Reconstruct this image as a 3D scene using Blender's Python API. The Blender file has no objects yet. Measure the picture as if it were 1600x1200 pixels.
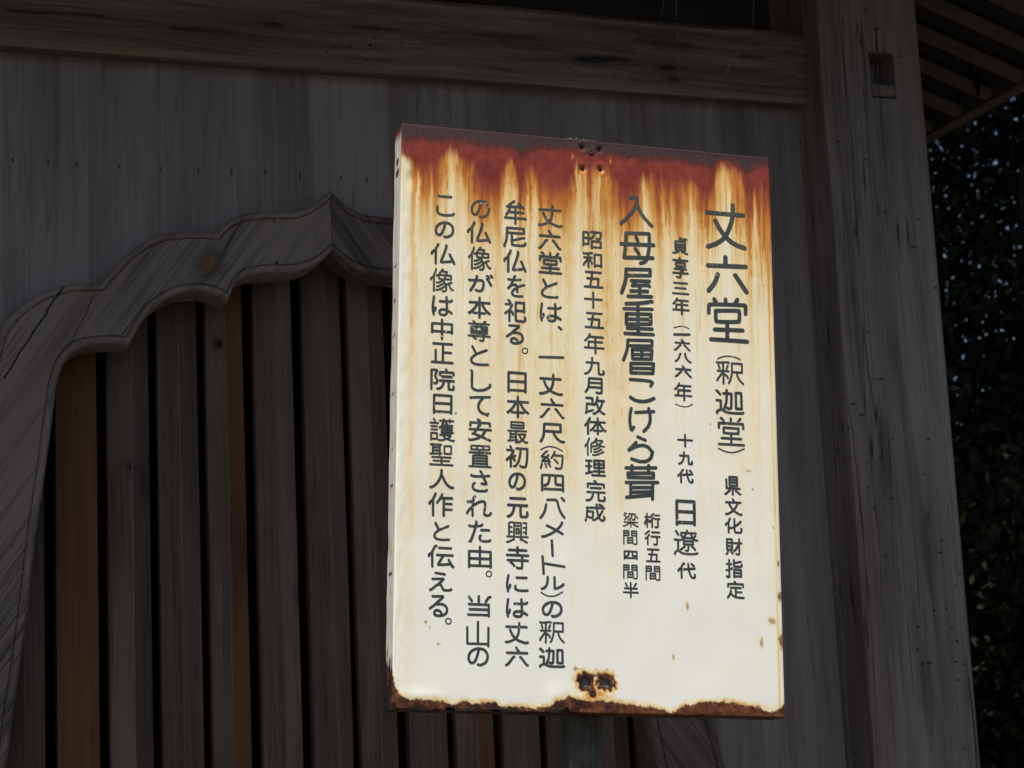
import bpy, bmesh, math, random
import numpy as np
from mathutils import Matrix, Vector, Euler

scene = bpy.context.scene
COL = scene.collection
rad = math.radians

# ------------------------------------------------------------------ camera
CAM_LOC = Vector((0.0, -3.95, 1.55))
PITCH, ROLL, YAW = 0.175879767, -0.0472095572, -0.358062301
cd = bpy.data.cameras.new('camera')
cd.sensor_width = 36.0
cd.lens = 36.0 * 3117.23 / 1600.0
cd.clip_start, cd.clip_end = 0.05, 1000.0
cam = bpy.data.objects.new('camera', cd)
COL.objects.link(cam)
R = Matrix.Rotation(YAW, 4, 'Z') @ Matrix.Rotation(math.pi / 2 + PITCH, 4, 'X') @ Matrix.Rotation(ROLL, 4, 'Z')
cam.matrix_world = Matrix.Translation(CAM_LOC) @ R
cd.dof.use_dof = True
cd.dof.focus_distance = 2.98
cd.dof.aperture_fstop = 11.5
scene.camera = cam

# ------------------------------------------------------------------ sky, sun, exposure
SUN_EL, SUN_AZ = 62.0, -35.0            # azimuth counted from the -Y direction, negative = to the left
to_sun = Vector((math.cos(rad(SUN_EL)) * math.sin(rad(SUN_AZ)), -math.cos(rad(SUN_EL)) * math.cos(rad(SUN_AZ)), math.sin(rad(SUN_EL))))
world = bpy.data.worlds.new('World')
scene.world = world
world.use_nodes = True
wn = world.node_tree
sky = wn.nodes.new('ShaderNodeTexSky')
sky.sky_type = 'NISHITA'
sky.sun_disc = False
sky.sun_elevation = rad(SUN_EL)
sky.sun_rotation = math.atan2(to_sun.x, to_sun.y)
sky.dust_density = 2.0
bg = wn.nodes['Background']
bg.inputs['Strength'].default_value = 0.085
wn.links.new(sky.outputs['Color'], bg.inputs['Color'])
sd = bpy.data.lights.new('sun', 'SUN')
sd.energy = 4.6
sd.angle = rad(0.53)
sd.color = (1.0, 0.965, 0.91)
sun = bpy.data.objects.new('sun', sd)
COL.objects.link(sun)
sun.rotation_euler = to_sun.to_track_quat('Z', 'Y').to_euler()
sun.location = (-6, -10, 14)
scene.view_settings.view_transform = 'Standard'
scene.view_settings.look = 'None'
scene.view_settings.exposure = 0.1
scene.view_settings.gamma = 1.0

# ------------------------------------------------------------------ helpers
rng = np.random.default_rng(7)
random.seed(7)

def link(o, parent=None):
    COL.objects.link(o)
    if parent is not None:
        o.parent = parent
    return o

def empty(name, loc, label, cat, rot=None, group=None):
    o = bpy.data.objects.new(name, None)
    o.empty_display_size = 0.2
    o.location = loc
    if rot is not None:
        o.rotation_euler = rot
    o['label'] = label
    o['category'] = cat
    if group:
        o['group'] = group
    return link(o)

def obj(name, me, mats, parent=None, loc=None):
    o = bpy.data.objects.new(name, me)
    for m in (mats if isinstance(mats, (list, tuple)) else [mats]):
        if m.name not in [x.name for x in me.materials if x]:
            me.materials.append(m)
    if loc is not None:
        o.location = loc
    return link(o, parent)

class MB:
    """collects faces; build() links them as one mesh object"""
    def __init__(self):
        self.v, self.f, self.mi, self.sm = [], [], [], []
    def add(self, vs, fs, mi=0, smooth=False):
        b = len(self.v)
        self.v += [tuple(p) for p in vs]
        for f in fs:
            self.f.append([b + i for i in f]); self.mi.append(mi); self.sm.append(smooth)
    def box(self, x0, x1, y0, y1, z0, z1, mi=0):
        vs = [(x0,y0,z0),(x1,y0,z0),(x1,y1,z0),(x0,y1,z0),(x0,y0,z1),(x1,y0,z1),(x1,y1,z1),(x0,y1,z1)]
        self.add(vs, [(0,3,2,1),(4,5,6,7),(0,1,5,4),(1,2,6,5),(2,3,7,6),(3,0,4,7)], mi)
    def prism(self, prof, a0, a1, axis, mi=0, smooth=False):
        """prof: list of 2-d points, swept along axis ('x': prof=(y,z); 'z': prof=(x,y); 'y': prof=(x,z))"""
        n = len(prof)
        def P(p, a):
            return {'x': (a, p[0], p[1]), 'z': (p[0], p[1], a), 'y': (p[0], a, p[1])}[axis]
        vs = [P(p, a0) for p in prof] + [P(p, a1) for p in prof]
        fs = [(i, (i+1) % n, n + (i+1) % n, n + i) for i in range(n)]
        self.add(vs, fs, mi, smooth)
        self.add(vs[:n], [list(range(n))[::-1]], mi)
        self.add(vs[n:], [list(range(n))], mi)
    def tube(self, pts, rs, n=8, mi=0, cap=True):
        pts = [Vector(p) for p in pts]
        if not isinstance(rs, (list, tuple)):
            rs = [rs] * len(pts)
        rings = []
        for i, p in enumerate(pts):
            d = (pts[min(i+1, len(pts)-1)] - pts[max(i-1, 0)]).normalized()
            a = d.orthogonal().normalized() if i == 0 else (a - d * a.dot(d)).normalized()
            b = d.cross(a)
            rings.append([p + (a * math.cos(t) + b * math.sin(t)) * rs[i] for t in [2*math.pi*k/n for k in range(n)]])
        vs = [q for r in rings for q in r]
        fs = []
        for i in range(len(pts)-1):
            for k in range(n):
                fs.append((i*n+k, i*n+(k+1) % n, (i+1)*n+(k+1) % n, (i+1)*n+k))
        self.add(vs, fs, mi, True)
        if cap:
            self.add(rings[0], [list(range(n))[::-1]], mi); self.add(rings[-1], [list(range(n))], mi)
    def mesh(self, name):
        me = bpy.data.meshes.new(name)
        me.from_pydata(self.v, [], self.f)
        me.polygons.foreach_set('material_index', self.mi)
        me.polygons.foreach_set('use_smooth', self.sm)
        return me
    def build(self, name, mats, parent=None, fix=True):
        me = self.mesh(name)
        o = obj(name, me, mats, parent)
        me.polygons.foreach_set('material_index', self.mi)
        if fix:
            bm = bmesh.new(); bm.from_mesh(me)
            bmesh.ops.recalc_face_normals(bm, faces=bm.faces)
            bm.to_mesh(me); bm.free()
        me.update()
        return o

# node helpers
class NT:
    def __init__(self, name):
        self.m = bpy.data.materials.new(name)
        self.m.use_nodes = True
        self.t = self.m.node_tree
        self.b = self.t.nodes['Principled BSDF']
        self.b.inputs['Specular IOR Level'].default_value = 0.3
    def n(self, typ, props=None, **ins):
        nd = self.t.nodes.new('ShaderNode' + typ)
        for k, v in (props or {}).items():
            setattr(nd, k, v)
        for k, v in ins.items():
            self.set(nd, k, v)
        return nd
    def set(self, nd, k, v):
        k = {'A': 0, 'B': 1, 'C': 2}.get(k, k)
        s = nd.inputs[k]
        if isinstance(v, bpy.types.NodeSocket):
            self.t.links.new(v, s)
        else:
            s.default_value = v
    def math(self, op, a, b=0.0, clamp=False):
        return self.n('Math', {'operation': op, 'use_clamp': clamp}, A=a, B=b).outputs[0]
    def noise(self, vec, scale, detail=4, rough=0.55, dist=0.0):
        return self.n('TexNoise', Vector=vec, Scale=scale, Detail=detail, Roughness=rough, Distortion=dist).outputs['Fac']
    def mapping(self, vec, scale, loc=(0, 0, 0), rot=(0, 0, 0)):
        return self.n('Mapping', Vector=vec, Scale=scale, Location=loc, Rotation=rot).outputs[0]
    def ramp(self, fac, stops, interp='LINEAR'):
        r = self.n('ValToRGB', Fac=fac)
        cr = r.color_ramp
        cr.interpolation = interp
        while len(cr.elements) > 1:
            cr.elements.remove(cr.elements[-1])
        for i, (p, c) in enumerate(stops):
            e = cr.elements[0] if i == 0 else cr.elements.new(p)
            e.position = p
            e.color = (*c, 1) if len(c) == 3 else c
        return r.outputs[0]
    def mixc(self, fac, a, b, mode='MIX'):
        m = self.n('Mix', {'data_type': 'RGBA', 'blend_type': mode})
        for i, v in ((0, fac), (6, a), (7, b)):
            if isinstance(v, bpy.types.NodeSocket):
                self.t.links.new(v, m.inputs[i])
            elif i == 0:
                m.inputs[0].default_value = v
            else:
                m.inputs[i].default_value = (*v, 1)
        return m.outputs[2]
    def step(self, x, lo, hi):
        return self.n('MapRange', {'interpolation_type': 'SMOOTHSTEP'}, Value=x, **{'From Min': lo, 'From Max': hi}).outputs[0]
    def bump(self, h, strength=0.4, dist=0.002):
        self.t.links.new(self.n('Bump', Height=h, Strength=strength, Distance=dist).outputs[0], self.b.inputs['Normal'])
    def out(self, col, rough=0.7):
        self.set(self.b, 'Base Color', col)
        self.set(self.b, 'Roughness', rough)
        return self.m

def wood(name, dark, light, axis='z', fine=1.0, knots=0.0, pits=0.0, tone=0.25, rot=(0, 0, 0), bump=0.35, bright=1.0, crack=0.5, warm=(0.09, 0.055, 0.035), warm_amt=0.35, scars=0.0, wob=0.05, marks=(), grain=0.5, fibre=0.2, span=(0.36, 0.70)):
    """weathered timber: stretched grain, fibres, blotches, knots, drying cracks, bore holes"""
    g = NT(name)
    co = g.n('TexCoord').outputs['Object']
    rnd = g.n('NewGeometry').outputs['Random Per Island']
    off = g.n('CombineXYZ', X=g.math('MULTIPLY', rnd, 37.0), Y=g.math('MULTIPLY', rnd, 11.0), Z=g.math('MULTIPLY', rnd, 23.0)).outputs[0]
    if any(rot):
        co = g.mapping(co, (1, 1, 1), rot=rot)
    v = g.n('VectorMath', {'operation': 'ADD'}, A=co, B=off).outputs[0]
    s = {'x': lambda a, b: (b, a, a), 'z': lambda a, b: (a, a, b), 'y': lambda a, b: (a, b, a)}[axis]
    warp = g.n('VectorMath', {'operation': 'SCALE'}, A=g.n('TexNoise', Vector=g.mapping(v, s(3.0, 0.9)), Scale=1.0, Detail=2).outputs['Color'])
    warp.inputs['Scale'].default_value = wob
    vw = g.n('VectorMath', {'operation': 'ADD'}, A=v, B=warp.outputs[0]).outputs[0]
    n1 = g.noise(g.mapping(vw, s(46 * fine, 1.1)), 1.0, 6, 0.62, 0.3)
    n2 = g.noise(g.mapping(vw, s(260 * fine, 3.0)), 1.0, 3, 0.6)
    n3 = g.noise(g.mapping(v, s(4.0, 1.0)), 1.0, 4, 0.55)
    fac = g.math('ADD', g.math('ADD', g.math('MULTIPLY', n1, grain), g.math('MULTIPLY', n2, fibre)), g.math('MULTIPLY', n3, 1.1 - grain - fibre))
    col = g.ramp(fac, [(span[0], dark), (sum(span) / 2, tuple((a + b) / 2 for a, b in zip(dark, light))), (span[1], light)])
    n4 = g.noise(g.mapping(v, s(7.0, 0.7), loc=(3, 5, 7)), 1.0, 3, 0.6)
    col = g.mixc(g.math('MULTIPLY', g.step(n4, 0.5, 0.75), warm_amt), col, warm)
    h = g.math('ADD', g.math('MULTIPLY', n2, 0.5), n1)
    if crack:
        n5 = g.noise(g.mapping(vw, s(34, 0.55), loc=(9, 2, 4)), 1.0, 2, 0.5)
        c = g.step(g.math('ABSOLUTE', g.math('SUBTRACT', n5, 0.5)), 0.012, 0.0)
        c = g.math('MULTIPLY', c, g.step(g.noise(g.mapping(v, s(5, 2.0), loc=(1, 8, 2)), 1.0, 2), 0.48, 0.62))
        c = g.math('MULTIPLY', c, crack)
        col = g.mixc(c, col, (0.012, 0.010, 0.009))
        h = g.math('SUBTRACT', h, c)
    if knots:
        vo = g.n('TexVoronoi', Vector=g.mapping(vw, s(4.6, 1.9)), Scale=1.0)
        sel = g.step(g.n('SeparateColor', Color=vo.outputs['Color']).outputs[0], 1.0 - knots - 0.02, 1.0 - knots + 0.02)
        dn = g.math('ADD', vo.outputs['Distance'], g.math('MULTIPLY', g.math('SUBTRACT', n1, 0.5), 0.10))
        k = g.math('MULTIPLY', sel, g.step(dn, 0.15, 0.03))
        halo = g.math('MULTIPLY', sel, g.step(dn, 0.42, 0.10))
        col = g.mixc(g.math('MULTIPLY', halo, 0.45), col, tuple(x * 0.55 for x in dark))
        col = g.mixc(g.math('MULTIPLY', k, 0.85), col, (0.016, 0.011, 0.009))
        h = g.math('SUBTRACT', h, g.math('MULTIPLY', k, 0.5))
    if pits:
        vp = g.n('TexVoronoi', Vector=g.mapping(v, s(62, 70)), Scale=1.0)
        sel = g.step(g.n('SeparateColor', Color=vp.outputs['Color']).outputs[1], 1.0 - pits, 1.0 - pits + 0.02)
        zone = g.step(g.noise(g.mapping(v, s(6, 3), loc=(4, 1, 6)), 1.0, 2), 0.5, 0.62)
        p = g.math('MULTIPLY', g.math('MULTIPLY', sel, zone), g.step(vp.outputs['Distance'], 0.30, 0.16))
        col = g.mixc(p, col, (0.008, 0.007, 0.006))
        h = g.math('SUBTRACT', h, p)
    if scars:
        vp = g.n('TexVoronoi', Vector=g.mapping(v, s(30, 75), loc=(2, 3, 1)), Scale=1.0)
        sel = g.step(g.n('SeparateColor', Color=vp.outputs['Color']).outputs[2], 1.0 - scars, 1.0 - scars + 0.02)
        p = g.math('MULTIPLY', sel, g.step(g.math('ADD', vp.outputs['Distance'], g.math('MULTIPLY', n2, 0.2)), 0.36, 0.26))
        col = g.mixc(g.math('MULTIPLY', p, 0.8), col, (0.02, 0.017, 0.015))
        h = g.math('SUBTRACT', h, p)
    if marks:
        sx = g.n('SeparateXYZ', Vector=co)
        nw = g.noise(g.mapping(co, s(30, 7)), 1.0, 4, 0.6)
        nw2 = g.noise(g.mapping(co, s(160, 30)), 1.0, 3, 0.6)
        for (mx, mz, rx, rz, amt) in marks:
            ex = g.math('DIVIDE', g.math('SUBTRACT', sx.outputs[0], mx), rx)
            ez = g.math('DIVIDE', g.math('SUBTRACT', sx.outputs[2], mz), rz)
            q = g.math('SQRT', g.math('ADD', g.math('MULTIPLY', ex, ex), g.math('MULTIPLY', ez, ez)))
            q = g.math('ADD', q, g.math('ADD', g.math('MULTIPLY', g.math('SUBTRACT', nw, 0.5), 1.5), g.math('MULTIPLY', g.math('SUBTRACT', nw2, 0.5), 0.9)))
            col = g.mixc(g.math('MULTIPLY', g.step(q, 1.9, 0.5), amt * 0.55), col, (0.030, 0.024, 0.020))
            col = g.mixc(g.math('MULTIPLY', g.step(q, 0.8, 0.35), amt), col, (0.010, 0.008, 0.007))
    t = g.math('ADD', g.math('MULTIPLY', g.math('SUBTRACT', g.math('FRACT', g.math('MULTIPLY', rnd, 7.13)), 0.5), tone), bright)
    hsv = g.n('HueSaturation', Color=col, Value=t)
    g.bump(h, bump, 0.0025)
    return g.out(hsv.outputs[0], 0.78)

def plain(name, col, rough=0.7, var=0.3, scale=30.0, metal=0.0, bump=0.0):
    g = NT(name)
    co = g.n('TexCoord').outputs['Object']
    n = g.noise(co, scale, 5, 0.6)
    c = g.ramp(n, [(0.3, tuple(x * (1 - var) for x in col)), (0.7, tuple(x * (1 + var) for x in col))])
    g.b.inputs['Metallic'].default_value = metal
    if bump:
        g.bump(n, bump, 0.003)
    return g.out(c, rough)

GREY_D, GREY_L = (0.085, 0.080, 0.078), (0.215, 0.208, 0.205)
M_wall = wood('weathered_wall_boards', (0.120, 0.101, 0.099), (0.254, 0.217, 0.214), 'z', 0.7, knots=0.05, tone=0.15, crack=0.35, warm_amt=0.3, bump=0.2, grain=0.34, fibre=0.24, span=(0.41, 0.64))
BM = [(-1.045, 2.985, .05, .012, .9), (-0.93, 3.000, .024, .013, .9), (-1.02, 3.035, .05, .010, .75), (-0.80, 3.035, .13, .006, .8), (-0.62, 3.030, .10, .006, .7), (-0.52, 3.034, .07, .005, .6),
      (-0.30, 3.02, .09, .008, .6), (-0.12, 3.045, .05, .010, .7), (0.10, 3.055, .12, .006, .6), (0.60, 3.023, .045, .010, .95), (0.66, 3.030, .07, .006, .7), (0.785, 3.020, .028, .016, .85), (0.80, 2.992, .022, .007, .95), (0.80, 3.075, .13, .022, .55), (0.42, 3.06, .12, .010, .5), (1.0, 3.06, .06, .008, .5)]
M_beam = wood('weathered_beam', (0.060, 0.045, 0.036), (0.205, 0.162, 0.136), 'x', 0.75, knots=0.12, pits=0.30, tone=0.0, crack=1.0, bump=0.6, marks=BM, wob=0.10, grain=0.46, fibre=0.28, span=(0.42, 0.63))
PM = [(1.292, 2.631, .0035, .040, .7), (1.317, 2.631, .0035, .040, .6), (1.183, 2.63, .004, .018, .8), (1.246, 2.69, .0035, .03, .5), (1.19, 2.80, .0012, .30, .7), (1.1975, 2.30, .0010, .28, .6), (1.25, 2.35, .02, .10, .25), (1.21, 2.10, .03, .16, .3), (1.30, 1.92, .02, .16, .35), (1.17, 2.45, .012, .3, .3), (1.27, 1.60, .02, .14, .35), (1.235, 1.75, .0012, .22, .6)]
M_post = wood('weathered_pillar', (0.104, 0.087, 0.080), (0.264, 0.221, 0.201), 'z', 0.55, knots=0.05, pits=0.04, scars=0.08, marks=PM, tone=0.15, crack=0.9, warm_amt=0.55, grain=0.36, fibre=0.26, bump=0.35, span=(0.42, 0.63))
M_frame = wood('carved_frame_timber', (0.037, 0.030, 0.027), (0.247, 0.198, 0.176), 'z', 1.25, grain=0.38, fibre=0.32, span=(0.445, 0.63), knots=0.05, pits=0.03, tone=0.2, rot=(0, rad(-36), 0), crack=0.8, bump=0.9)
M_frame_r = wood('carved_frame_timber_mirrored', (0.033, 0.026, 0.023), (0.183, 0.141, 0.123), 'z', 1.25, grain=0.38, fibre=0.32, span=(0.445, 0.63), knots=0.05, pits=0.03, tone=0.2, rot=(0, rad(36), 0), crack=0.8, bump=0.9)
SM = [(-0.405, 2.13, .013, .011, .8), (-0.375, 2.10, .02, .04, .35), (-0.218, 2.39, .012, .012, .9), (-0.20, 1.93, .006, .03, .8), (-0.195, 1.865, .009, .009, .8), (-0.055, 1.86, .012, .03, .6)]
M_slat = wood('grey_brown_slats', (0.048, 0.034, 0.026), (0.151, 0.106, 0.081), 'z', 0.8, knots=0.0, tone=0.40, crack=0.25, warm_amt=0.8, grain=0.36, fibre=0.30, bump=0.3, marks=SM, span=(0.42, 0.64))
M_slat_b = wood('warm_brown_slats', (0.067, 0.031, 0.014), (0.188, 0.089, 0.040), 'z', 0.8, knots=0.03, tone=0.3, crack=0.1, warm=(0.138, 0.058, 0.023), warm_amt=0.5, grain=0.36, fibre=0.32, bump=0.2)
M_ridge = wood('pale_slat_ridge', (0.087, 0.072, 0.063), (0.235, 0.198, 0.171), 'z', 0.8, tone=0.3, crack=0.0, warm_amt=0.4, grain=0.36)  # paler timber for the narrow strip along each ridge
M_edge = wood('lit_beam_edge', (0.099, 0.074, 0.061), (0.243, 0.189, 0.156), 'x', 0.75, tone=0.0, crack=0.4, warm_amt=0.3, marks=BM)  # light on the lower chamfer is painted in as a paler colour
M_soffit = wood('eave_timber', (0.100, 0.082, 0.066), (0.240, 0.198, 0.160), 'x', 1.0, tone=0.4, crack=0.2)
M_shadewood = wood('shaded_recessed_boards', (0.022, 0.019, 0.016), (0.055, 0.047, 0.041), 'x', 1.0, tone=0.3, crack=0.2)  # shade deep under the eave and between rafters is put into this colour
M_inner = plain('unlit_interior_boards', (0.012, 0.011, 0.010), 0.9)  # darkness of the closed room is put into the near-black colour
M_iron = plain('black_iron', (0.015, 0.012, 0.011), 0.6, metal=0.4)
M_shingle = plain('wood_shingles', (0.085, 0.070, 0.058), 0.9, 0.5, 18, bump=0.6)
M_stone = plain('grey_granite', (0.28, 0.27, 0.25), 0.85, 0.3, 60, bump=0.4)

# ================================================================== ground
g = NT('gravel_and_moss')
co = g.n('TexCoord').outputs['Object']
big = g.noise(co, 0.35, 5, 0.6)
sml = g.n('TexVoronoi', Vector=co, Scale=48.0)
c = g.mixc(g.step(big, 0.45, 0.65), g.ramp(sml.outputs['Distance'], [(0.1, (0.15, 0.138, 0.120)), (0.7, (0.075, 0.068, 0.060))]), (0.040, 0.044, 0.026))
g.bump(sml.outputs['Distance'], 0.6, 0.01)
M_ground = g.out(c, 0.95)
mb = MB()
NG = 40
xs = [math.copysign(abs(t) ** 2.2 * 220, t) for t in np.linspace(-1, 1, NG + 1)]
mb.add([(x, y, 0.0 if math.hypot(x, y) < 14 else (math.hypot(x, y) - 14) * 0.02 * (1 + math.sin(x * .07) * math.cos(y * .05))) for y in xs for x in xs],
       [(j*(NG+1)+i, j*(NG+1)+i+1, (j+1)*(NG+1)+i+1, (j+1)*(NG+1)+i) for j in range(NG) for i in range(NG)])
ground = mb.build('ground', M_ground)
ground['kind'] = 'structure'

# ================================================================== temple hall
XC = 1.0785                       # axis of the cusped window = origin of the hall's own coordinates
hall = empty('temple_hall', (XC, 0, 0), 'dark weathered wooden temple hall with cusped window and corner pillar, behind the rusty sign', 'temple')
WX0, WX1 = -7.2, 1.145            # front wall from far left to corner pillar
BAY = 2.537
Z_TOP = 2.99
# --- cusped window outlines (left half; x from the axis, z up)
def seg(pts, n):
    P = np.array(pts, float)
    # Catmull-Rom through the traced points, evenly resampled
    Q = np.vstack([2*P[0]-P[1], P, 2*P[-1]-P[-2]])
    out = []
    for i in range(1, len(Q)-2):
        for t in np.linspace(0, 1, 12, endpoint=False):
            p0, p1, p2, p3 = Q[i-1], Q[i], Q[i+1], Q[i+2]
            out.append(0.5*((2*p1)+(-p0+p2)*t+(2*p0-5*p1+4*p2-p3)*t*t+(-p0+3*p1-3*p2+p3)*t**3))
    out.append(P[-1]); out = np.array(out)
    d = np.r_[0, np.cumsum(np.hypot(*np.diff(out, axis=0).T))]
    s = np.linspace(0, d[-1], n)
    return np.c_[np.interp(s, d, out[:, 0]), np.interp(s, d, out[:, 1])]
O1 = [(0.0, 2.6982), (-0.0237, 2.6763), (-0.0461, 2.6613), (-0.0792, 2.6501), (-0.1335, 2.6469), (-0.1793, 2.6398), (-0.2063, 2.629), (-0.2279, 2.6144), (-0.2388, 2.5998)]
O2 = [(-0.2388, 2.5998), (-0.2678, 2.5987), (-0.2994, 2.5977), (-0.3516, 2.59), (-0.3933, 2.5696), (-0.4296, 2.5389), (-0.4605, 2.5061), (-0.4772, 2.4832)]
O3 = [(-0.4772, 2.4832), (-0.5138, 2.4806), (-0.5451, 2.4769), (-0.5825, 2.4646), (-0.6104, 2.45), (-0.6381, 2.4298), (-0.6602, 2.4061), (-0.6749, 2.3846), (-0.695, 2.31), (-0.708, 2.2143), (-0.724, 2.1008), (-0.744, 1.9739), (-0.762, 1.8415), (-0.776, 1.7544), (-0.793, 1.6539), (-0.812, 1.5474), (-0.842, 1.43), (-0.88, 1.33), (-0.91, 1.25)]
I1 = [(0.0, 2.5665), (-0.0278, 2.5414), (-0.0555, 2.5267), (-0.0829, 2.5189), (-0.1369, 2.5155), (-0.1637, 2.5119), (-0.1906, 2.5028), (-0.2068, 2.4875), (-0.2152, 2.4684), (-0.2221, 2.4522)]
I2 = [(-0.2221, 2.4522), (-0.2364, 2.4624), (-0.2704, 2.4711), (-0.3095, 2.4679), (-0.3356, 2.4591), (-0.3591, 2.4452), (-0.3799, 2.4274), (-0.4008, 2.398), (-0.4113, 2.3794), (-0.423, 2.357)]
I3 = [(-0.423, 2.357), (-0.442, 2.3596), (-0.4898, 2.3566), (-0.5149, 2.3509), (-0.5375, 2.3362), (-0.5525, 2.314), (-0.5651, 2.2755), (-0.5729, 2.2143), (-0.5882, 2.1008), (-0.6071, 1.9739), (-0.6221, 1.8415), (-0.6332, 1.7544), (-0.6477, 1.6539), (-0.6621, 1.5474), (-0.682, 1.43), (-0.706, 1.33), (-0.73, 1.25)]
def outline(a, b, c):
    return np.vstack([seg(a, 40)[:-1], seg(b, 40)[:-1], seg(c, 90)])
OUT, INN = outline(O1, O2, O3), outline(I1, I2, I3)
MID = OUT * 0.45 + INN * 0.55

def wall_bottom(x):
    """lowest z of the wall boards at x (0.6 outside the window)"""
    ax = -abs(x)
    if ax < MID[:, 0].min():
        return 0.6
    k = np.nonzero((MID[:-1, 0] - ax) * (MID[1:, 0] - ax) <= 0)[0]
    if len(k) == 0:
        return 0.6
    zs = []
    for i in k:
        d = MID[i+1, 0] - MID[i, 0]
        t = 0 if abs(d) < 1e-9 else (ax - MID[i, 0]) / d
        zs.append(MID[i, 1] + t * (MID[i+1, 1] - MID[i, 1]))
    return max(zs)

# --- wall of upright boards
mb = MB()
x = WX0
edges = [WX0]
while x < WX1 - 0.12:
    x += random.uniform(0.13, 0.185)
    edges.append(x)
edges[-1] = WX1
for a, b in zip(edges[:-1], edges[1:]):
    dy = random.uniform(0.0, 0.0014)
    a2, b2 = a + 0.0002, b - 0.0002
    n = max(2, int((b2 - a2) / 0.006)) if abs((a + b) / 2) < 1.1 else 2
    xs_ = np.linspace(a2, b2, n)
    zb = [wall_bottom(q) for q in xs_]
    vs = []
    for q, zz in zip(xs_, zb):
        vs += [(q, dy, zz), (q, dy, Z_TOP), (q, 0.028, zz), (q, 0.028, Z_TOP)]
    fs = []
    for i in range(n - 1):
        k = i * 4
        fs += [(k, k+4, k+5, k+1), (k+3, k+7, k+6, k+2), (k+2, k+6, k+4, k), (k+1, k+5, k+7, k+3)]
    fs += [(0, 1, 3, 2), ((n-1)*4, (n-1)*4+2, (n-1)*4+3, (n-1)*4+1)]
    mb.add(vs, fs)
wall = mb.build('wall', M_wall, hall)

mb = MB()
x = -0.98
while x < 0.97:
    x2 = min(x + random.uniform(0.13, 0.18), 0.98)
    mb.box(x, x2 - .0004, -0.0035, 0.026, 0.605, 1.155)
    x = x2
mb.build('lower_panel', M_wall, hall)

# nail slits across the boards
for i, nx in enumerate([0.433, 0.503, 0.56, 0.645, 0.731, 0.808, 0.877, 0.949, 1.024, 1.113, 1.17, 1.29, 1.45, 1.63, 1.80, 1.97]):
    hgt = [9, 9, 9, 9, 10, 10, 16, 14, 15, 10, 11][i] if i < 11 else random.uniform(9, 14)
    w = 0.0009
    hh = hgt * 0.001
    m2 = MB()
    cx, cz = nx - XC, 2.7385 + random.uniform(-.003, .003)
    tilt = random.uniform(-.06, .12) * hh
    m2.add([(cx-w+tilt, -0.0008, cz+hh*.5), (cx+w+tilt, -0.0008, cz+hh*.5), (cx+w*1.4, -0.0008, cz), (cx+w-tilt, -0.0008, cz-hh*.5), (cx-w-tilt, -0.0008, cz-hh*.5), (cx-w*1.2, -0.0008, cz),
            (cx-w+tilt, 0.008, cz+hh*.5), (cx+w+tilt, 0.008, cz+hh*.5), (cx+w*1.4, 0.008, cz), (cx+w-tilt, 0.008, cz-hh*.5), (cx-w-tilt, 0.008, cz-hh*.5), (cx-w*1.2, 0.008, cz)],
           [(5,4,3,2,1,0)] + [(j, (j+1) % 6, 6+(j+1) % 6, 6+j) for j in range(6)])
    m2.build('nail', M_iron, wall)

# --- carved window frame
PROF = [(0.0, 0.0), (0.0, -0.030), (0.012, -0.036), (0.045, -0.041), (0.085, -0.041), (0.112, -0.038), (0.118, -0.0335), (0.130, -0.0335), (0.136, -0.037),
        (0.5, -0.0375), (0.858, -0.037), (0.864, -0.0335), (0.876, -0.0335), (0.882, -0.038), (0.905, -0.041), (0.955, -0.041), (0.985, -0.037), (1.0, -0.028), (1.0, 0.050), (0.93, 0.050)]
def frame_half(mb, sgn, mi):
    n, m = len(OUT), len(PROF)
    vs, fs = [], []
    for i in range(n):
        for (t, y) in PROF:
            p = OUT[i] * (1 - t) + INN[i] * t
            vs.append((p[0] * sgn - sgn * 0.0006, y, p[1]))
    for i in range(n - 1):
        for j in range(m - 1):
            q = (i*m+j, (i+1)*m+j, (i+1)*m+j+1, i*m+j+1)
            fs.append(q if sgn > 0 else q[::-1])
    mb.add(vs, fs, mi)
    mb.add(vs[:m], [list(range(m))], mi)
    mb.add(vs[-m:], [list(range(m))], mi)
mb = MB()
frame_half(mb, 1, 0)
frame_half(mb, -1, 1)
win = mb.build('window', [M_frame, M_frame_r], hall)
win['label'] = 'carved cusped window frame of grey timber with a pointed top'

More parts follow.
